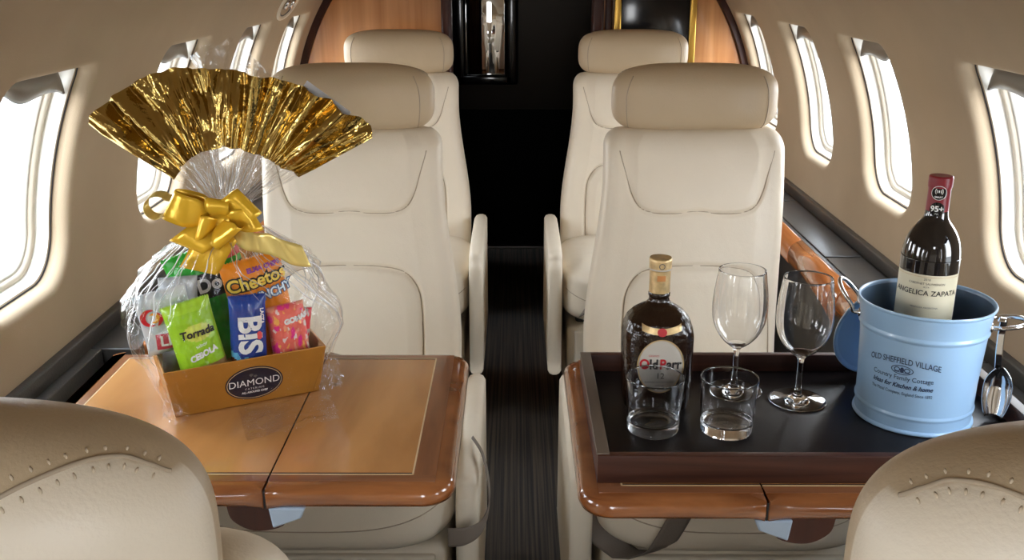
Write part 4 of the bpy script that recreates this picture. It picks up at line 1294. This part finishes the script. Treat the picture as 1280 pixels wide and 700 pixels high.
# white packet with red and yellow swirl at the left
o, pr_ = pouch('snack_packet', 'white packet with red and yellow swirl at the left end of the basket', 'snack packet', -.094, -.020, .126, D(27), D(-1), D(-9), .076, .092, .026, [(.66, .69, .71), (.55, .62, .66)], lambda u, v: 1 if noise.noise((u * 2, v * 3, 1)) > .2 else 0, seed=6)
def swirl(r0, r1, a0, a1, w_):
    V = []; n_ = 26
    for i in range(n_ + 1):
        s = i / n_; a = a0 + (a1 - a0) * s; r = r0 + (r1 - r0) * s; k = w_ * math.sin(PI * min(1, s * .9 + .08))
        V += [((r + k / 2) * math.cos(a), (r + k / 2) * math.sin(a), 0), ((r - k / 2) * math.cos(a), (r - k / 2) * math.sin(a), 0)]
    return V, [(2 * i, 2 * i + 2, 2 * i + 3, 2 * i + 1) for i in range(n_)]
pr_(swirl(.0125, .0100, 1.2, 5.0, .007), 0, -.020, .012, (.62, .02, .03), nm='emblem'); pr_(swirl(.0055, .0065, -2.0, 2.2, .006), 0, -.018, .012, (.88, .40, .02), nm='emblem'); pr_(swirl(.013, .0115, -1.1, .7, .006), 0, -.020, .012, (.62, .02, .03), nm='emblem')
pr_(quad2(-.013, .013, -.012, .012), 0, -.010, -.026, (.60, .05, .08), -.12, nm='emblem'); pr_('LI', .022, -.010, -.026, Wt, -.12, .0018, off=.0006)
# pale silver packet behind the white one
pouch('snack_packet', 'pale silver packet standing behind the white packet', 'snack packet', -.072, .024, .100, D(27), D(1), D(3), .056, .150, .026, [(.50, .53, .56)], lambda u, v: 0, seed=7)
# blue chocolate wafer pack
def cfb(u, v):
    if v < -.52 - .25 * u + .12 * noise.noise((u * 3, 1, 1)): return 1
    if v < -.36 - .25 * u + .16 * noise.noise((u * 3, 5, 1)) and u < .3: return 2
    return 0
o, pr_ = pouch('wafer_pack', 'dark blue chocolate wafer pack standing in the middle of the basket', 'chocolate pack', .0100, -.060, .088, D(27), D(-3), D(3), .054, .142, .026, [(.015, .055, .30), (.06, .018, .010), (.10, .38, .62)], cfb, seed=8, rough=.2)
pr_('BIS', .046, -.001, .014, Wt, -PI / 2, off=.0016, sx=.98)
pr_(disc2(.0042, .0062, 20, 3), 0, .0135, .012, (.80, .05, .06), nm='emblem')
pr_('LACTA', .0075, .0185, .040, Wt, -PI / 2, off=.0003)
pr_('OREO', .0085, -.020, -.036, Wt, -PI / 2, off=.0004)


# ------------------------------------------------------------------ light
w = bpy.data.worlds.new('sky'); sc.world = w; w.use_nodes = True
nt = w.node_tree; bg = nt.nodes['Background']
tc = nt.nodes.new('ShaderNodeTexCoord'); sp = nt.nodes.new('ShaderNodeSeparateXYZ'); rp = nt.nodes.new('ShaderNodeValToRGB')
nt.links.new(tc.outputs['Generated'], sp.inputs[0]); nt.links.new(sp.outputs['Z'], rp.inputs[0]); nt.links.new(rp.outputs[0], bg.inputs[0])
rp.color_ramp.elements[0].position = 0; rp.color_ramp.elements[0].color = (.95, .96, .97, 1)
rp.color_ramp.elements[1].position = .8; rp.color_ramp.elements[1].color = (.80, .90, 1, 1)
bg.inputs['Strength'].default_value = 11
for side in (-1, 1):
    for yc in WIN[side]:
        l = bpy.data.lights.new('window_portal', 'AREA'); l.shape = 'RECTANGLE'; l.size = WH * 2; l.size_y = .36; l.cycles.is_portal = True
        o = bpy.data.objects.new('window_portal', l); COL.objects.link(o)
        a = (WS0 + WS1) / 2 / R
        o.location = (XC + side * (R + .075) * math.cos(a), yc, ZC + (R + .075) * math.sin(a))
        d = Vector((-side * math.cos(a), 0, -math.sin(a))); o.rotation_euler = d.to_track_quat('-Z', 'Z').to_euler()
l = bpy.data.lights.new('cabin_end_portal', 'AREA'); l.shape = 'RECTANGLE'; l.size = .34; l.size_y = .73; l.cycles.is_portal = True
o = bpy.data.objects.new('cabin_end_portal', l); COL.objects.link(o); o.location = (XC, Y0 - .02, 1.165); o.rotation_euler = (PI / 2, 0, 0)
o.rotation_euler = Vector((0, 1, 0)).to_track_quat('-Z', 'Z').to_euler()

sc.view_settings.view_transform = 'Standard'; sc.view_settings.look = 'None'; sc.view_settings.gamma = 1; sc.view_settings.use_curve_mapping = False
sc.view_settings.exposure = 0.5
cy = sc.cycles
cy.max_bounces = 12; cy.diffuse_bounces = 5; cy.glossy_bounces = 6; cy.transmission_bounces = 12; cy.transparent_max_bounces = 24
cy.caustics_reflective = False; cy.caustics_refractive = False; cy.use_denoising = True; cy.sample_clamp_indirect = 6
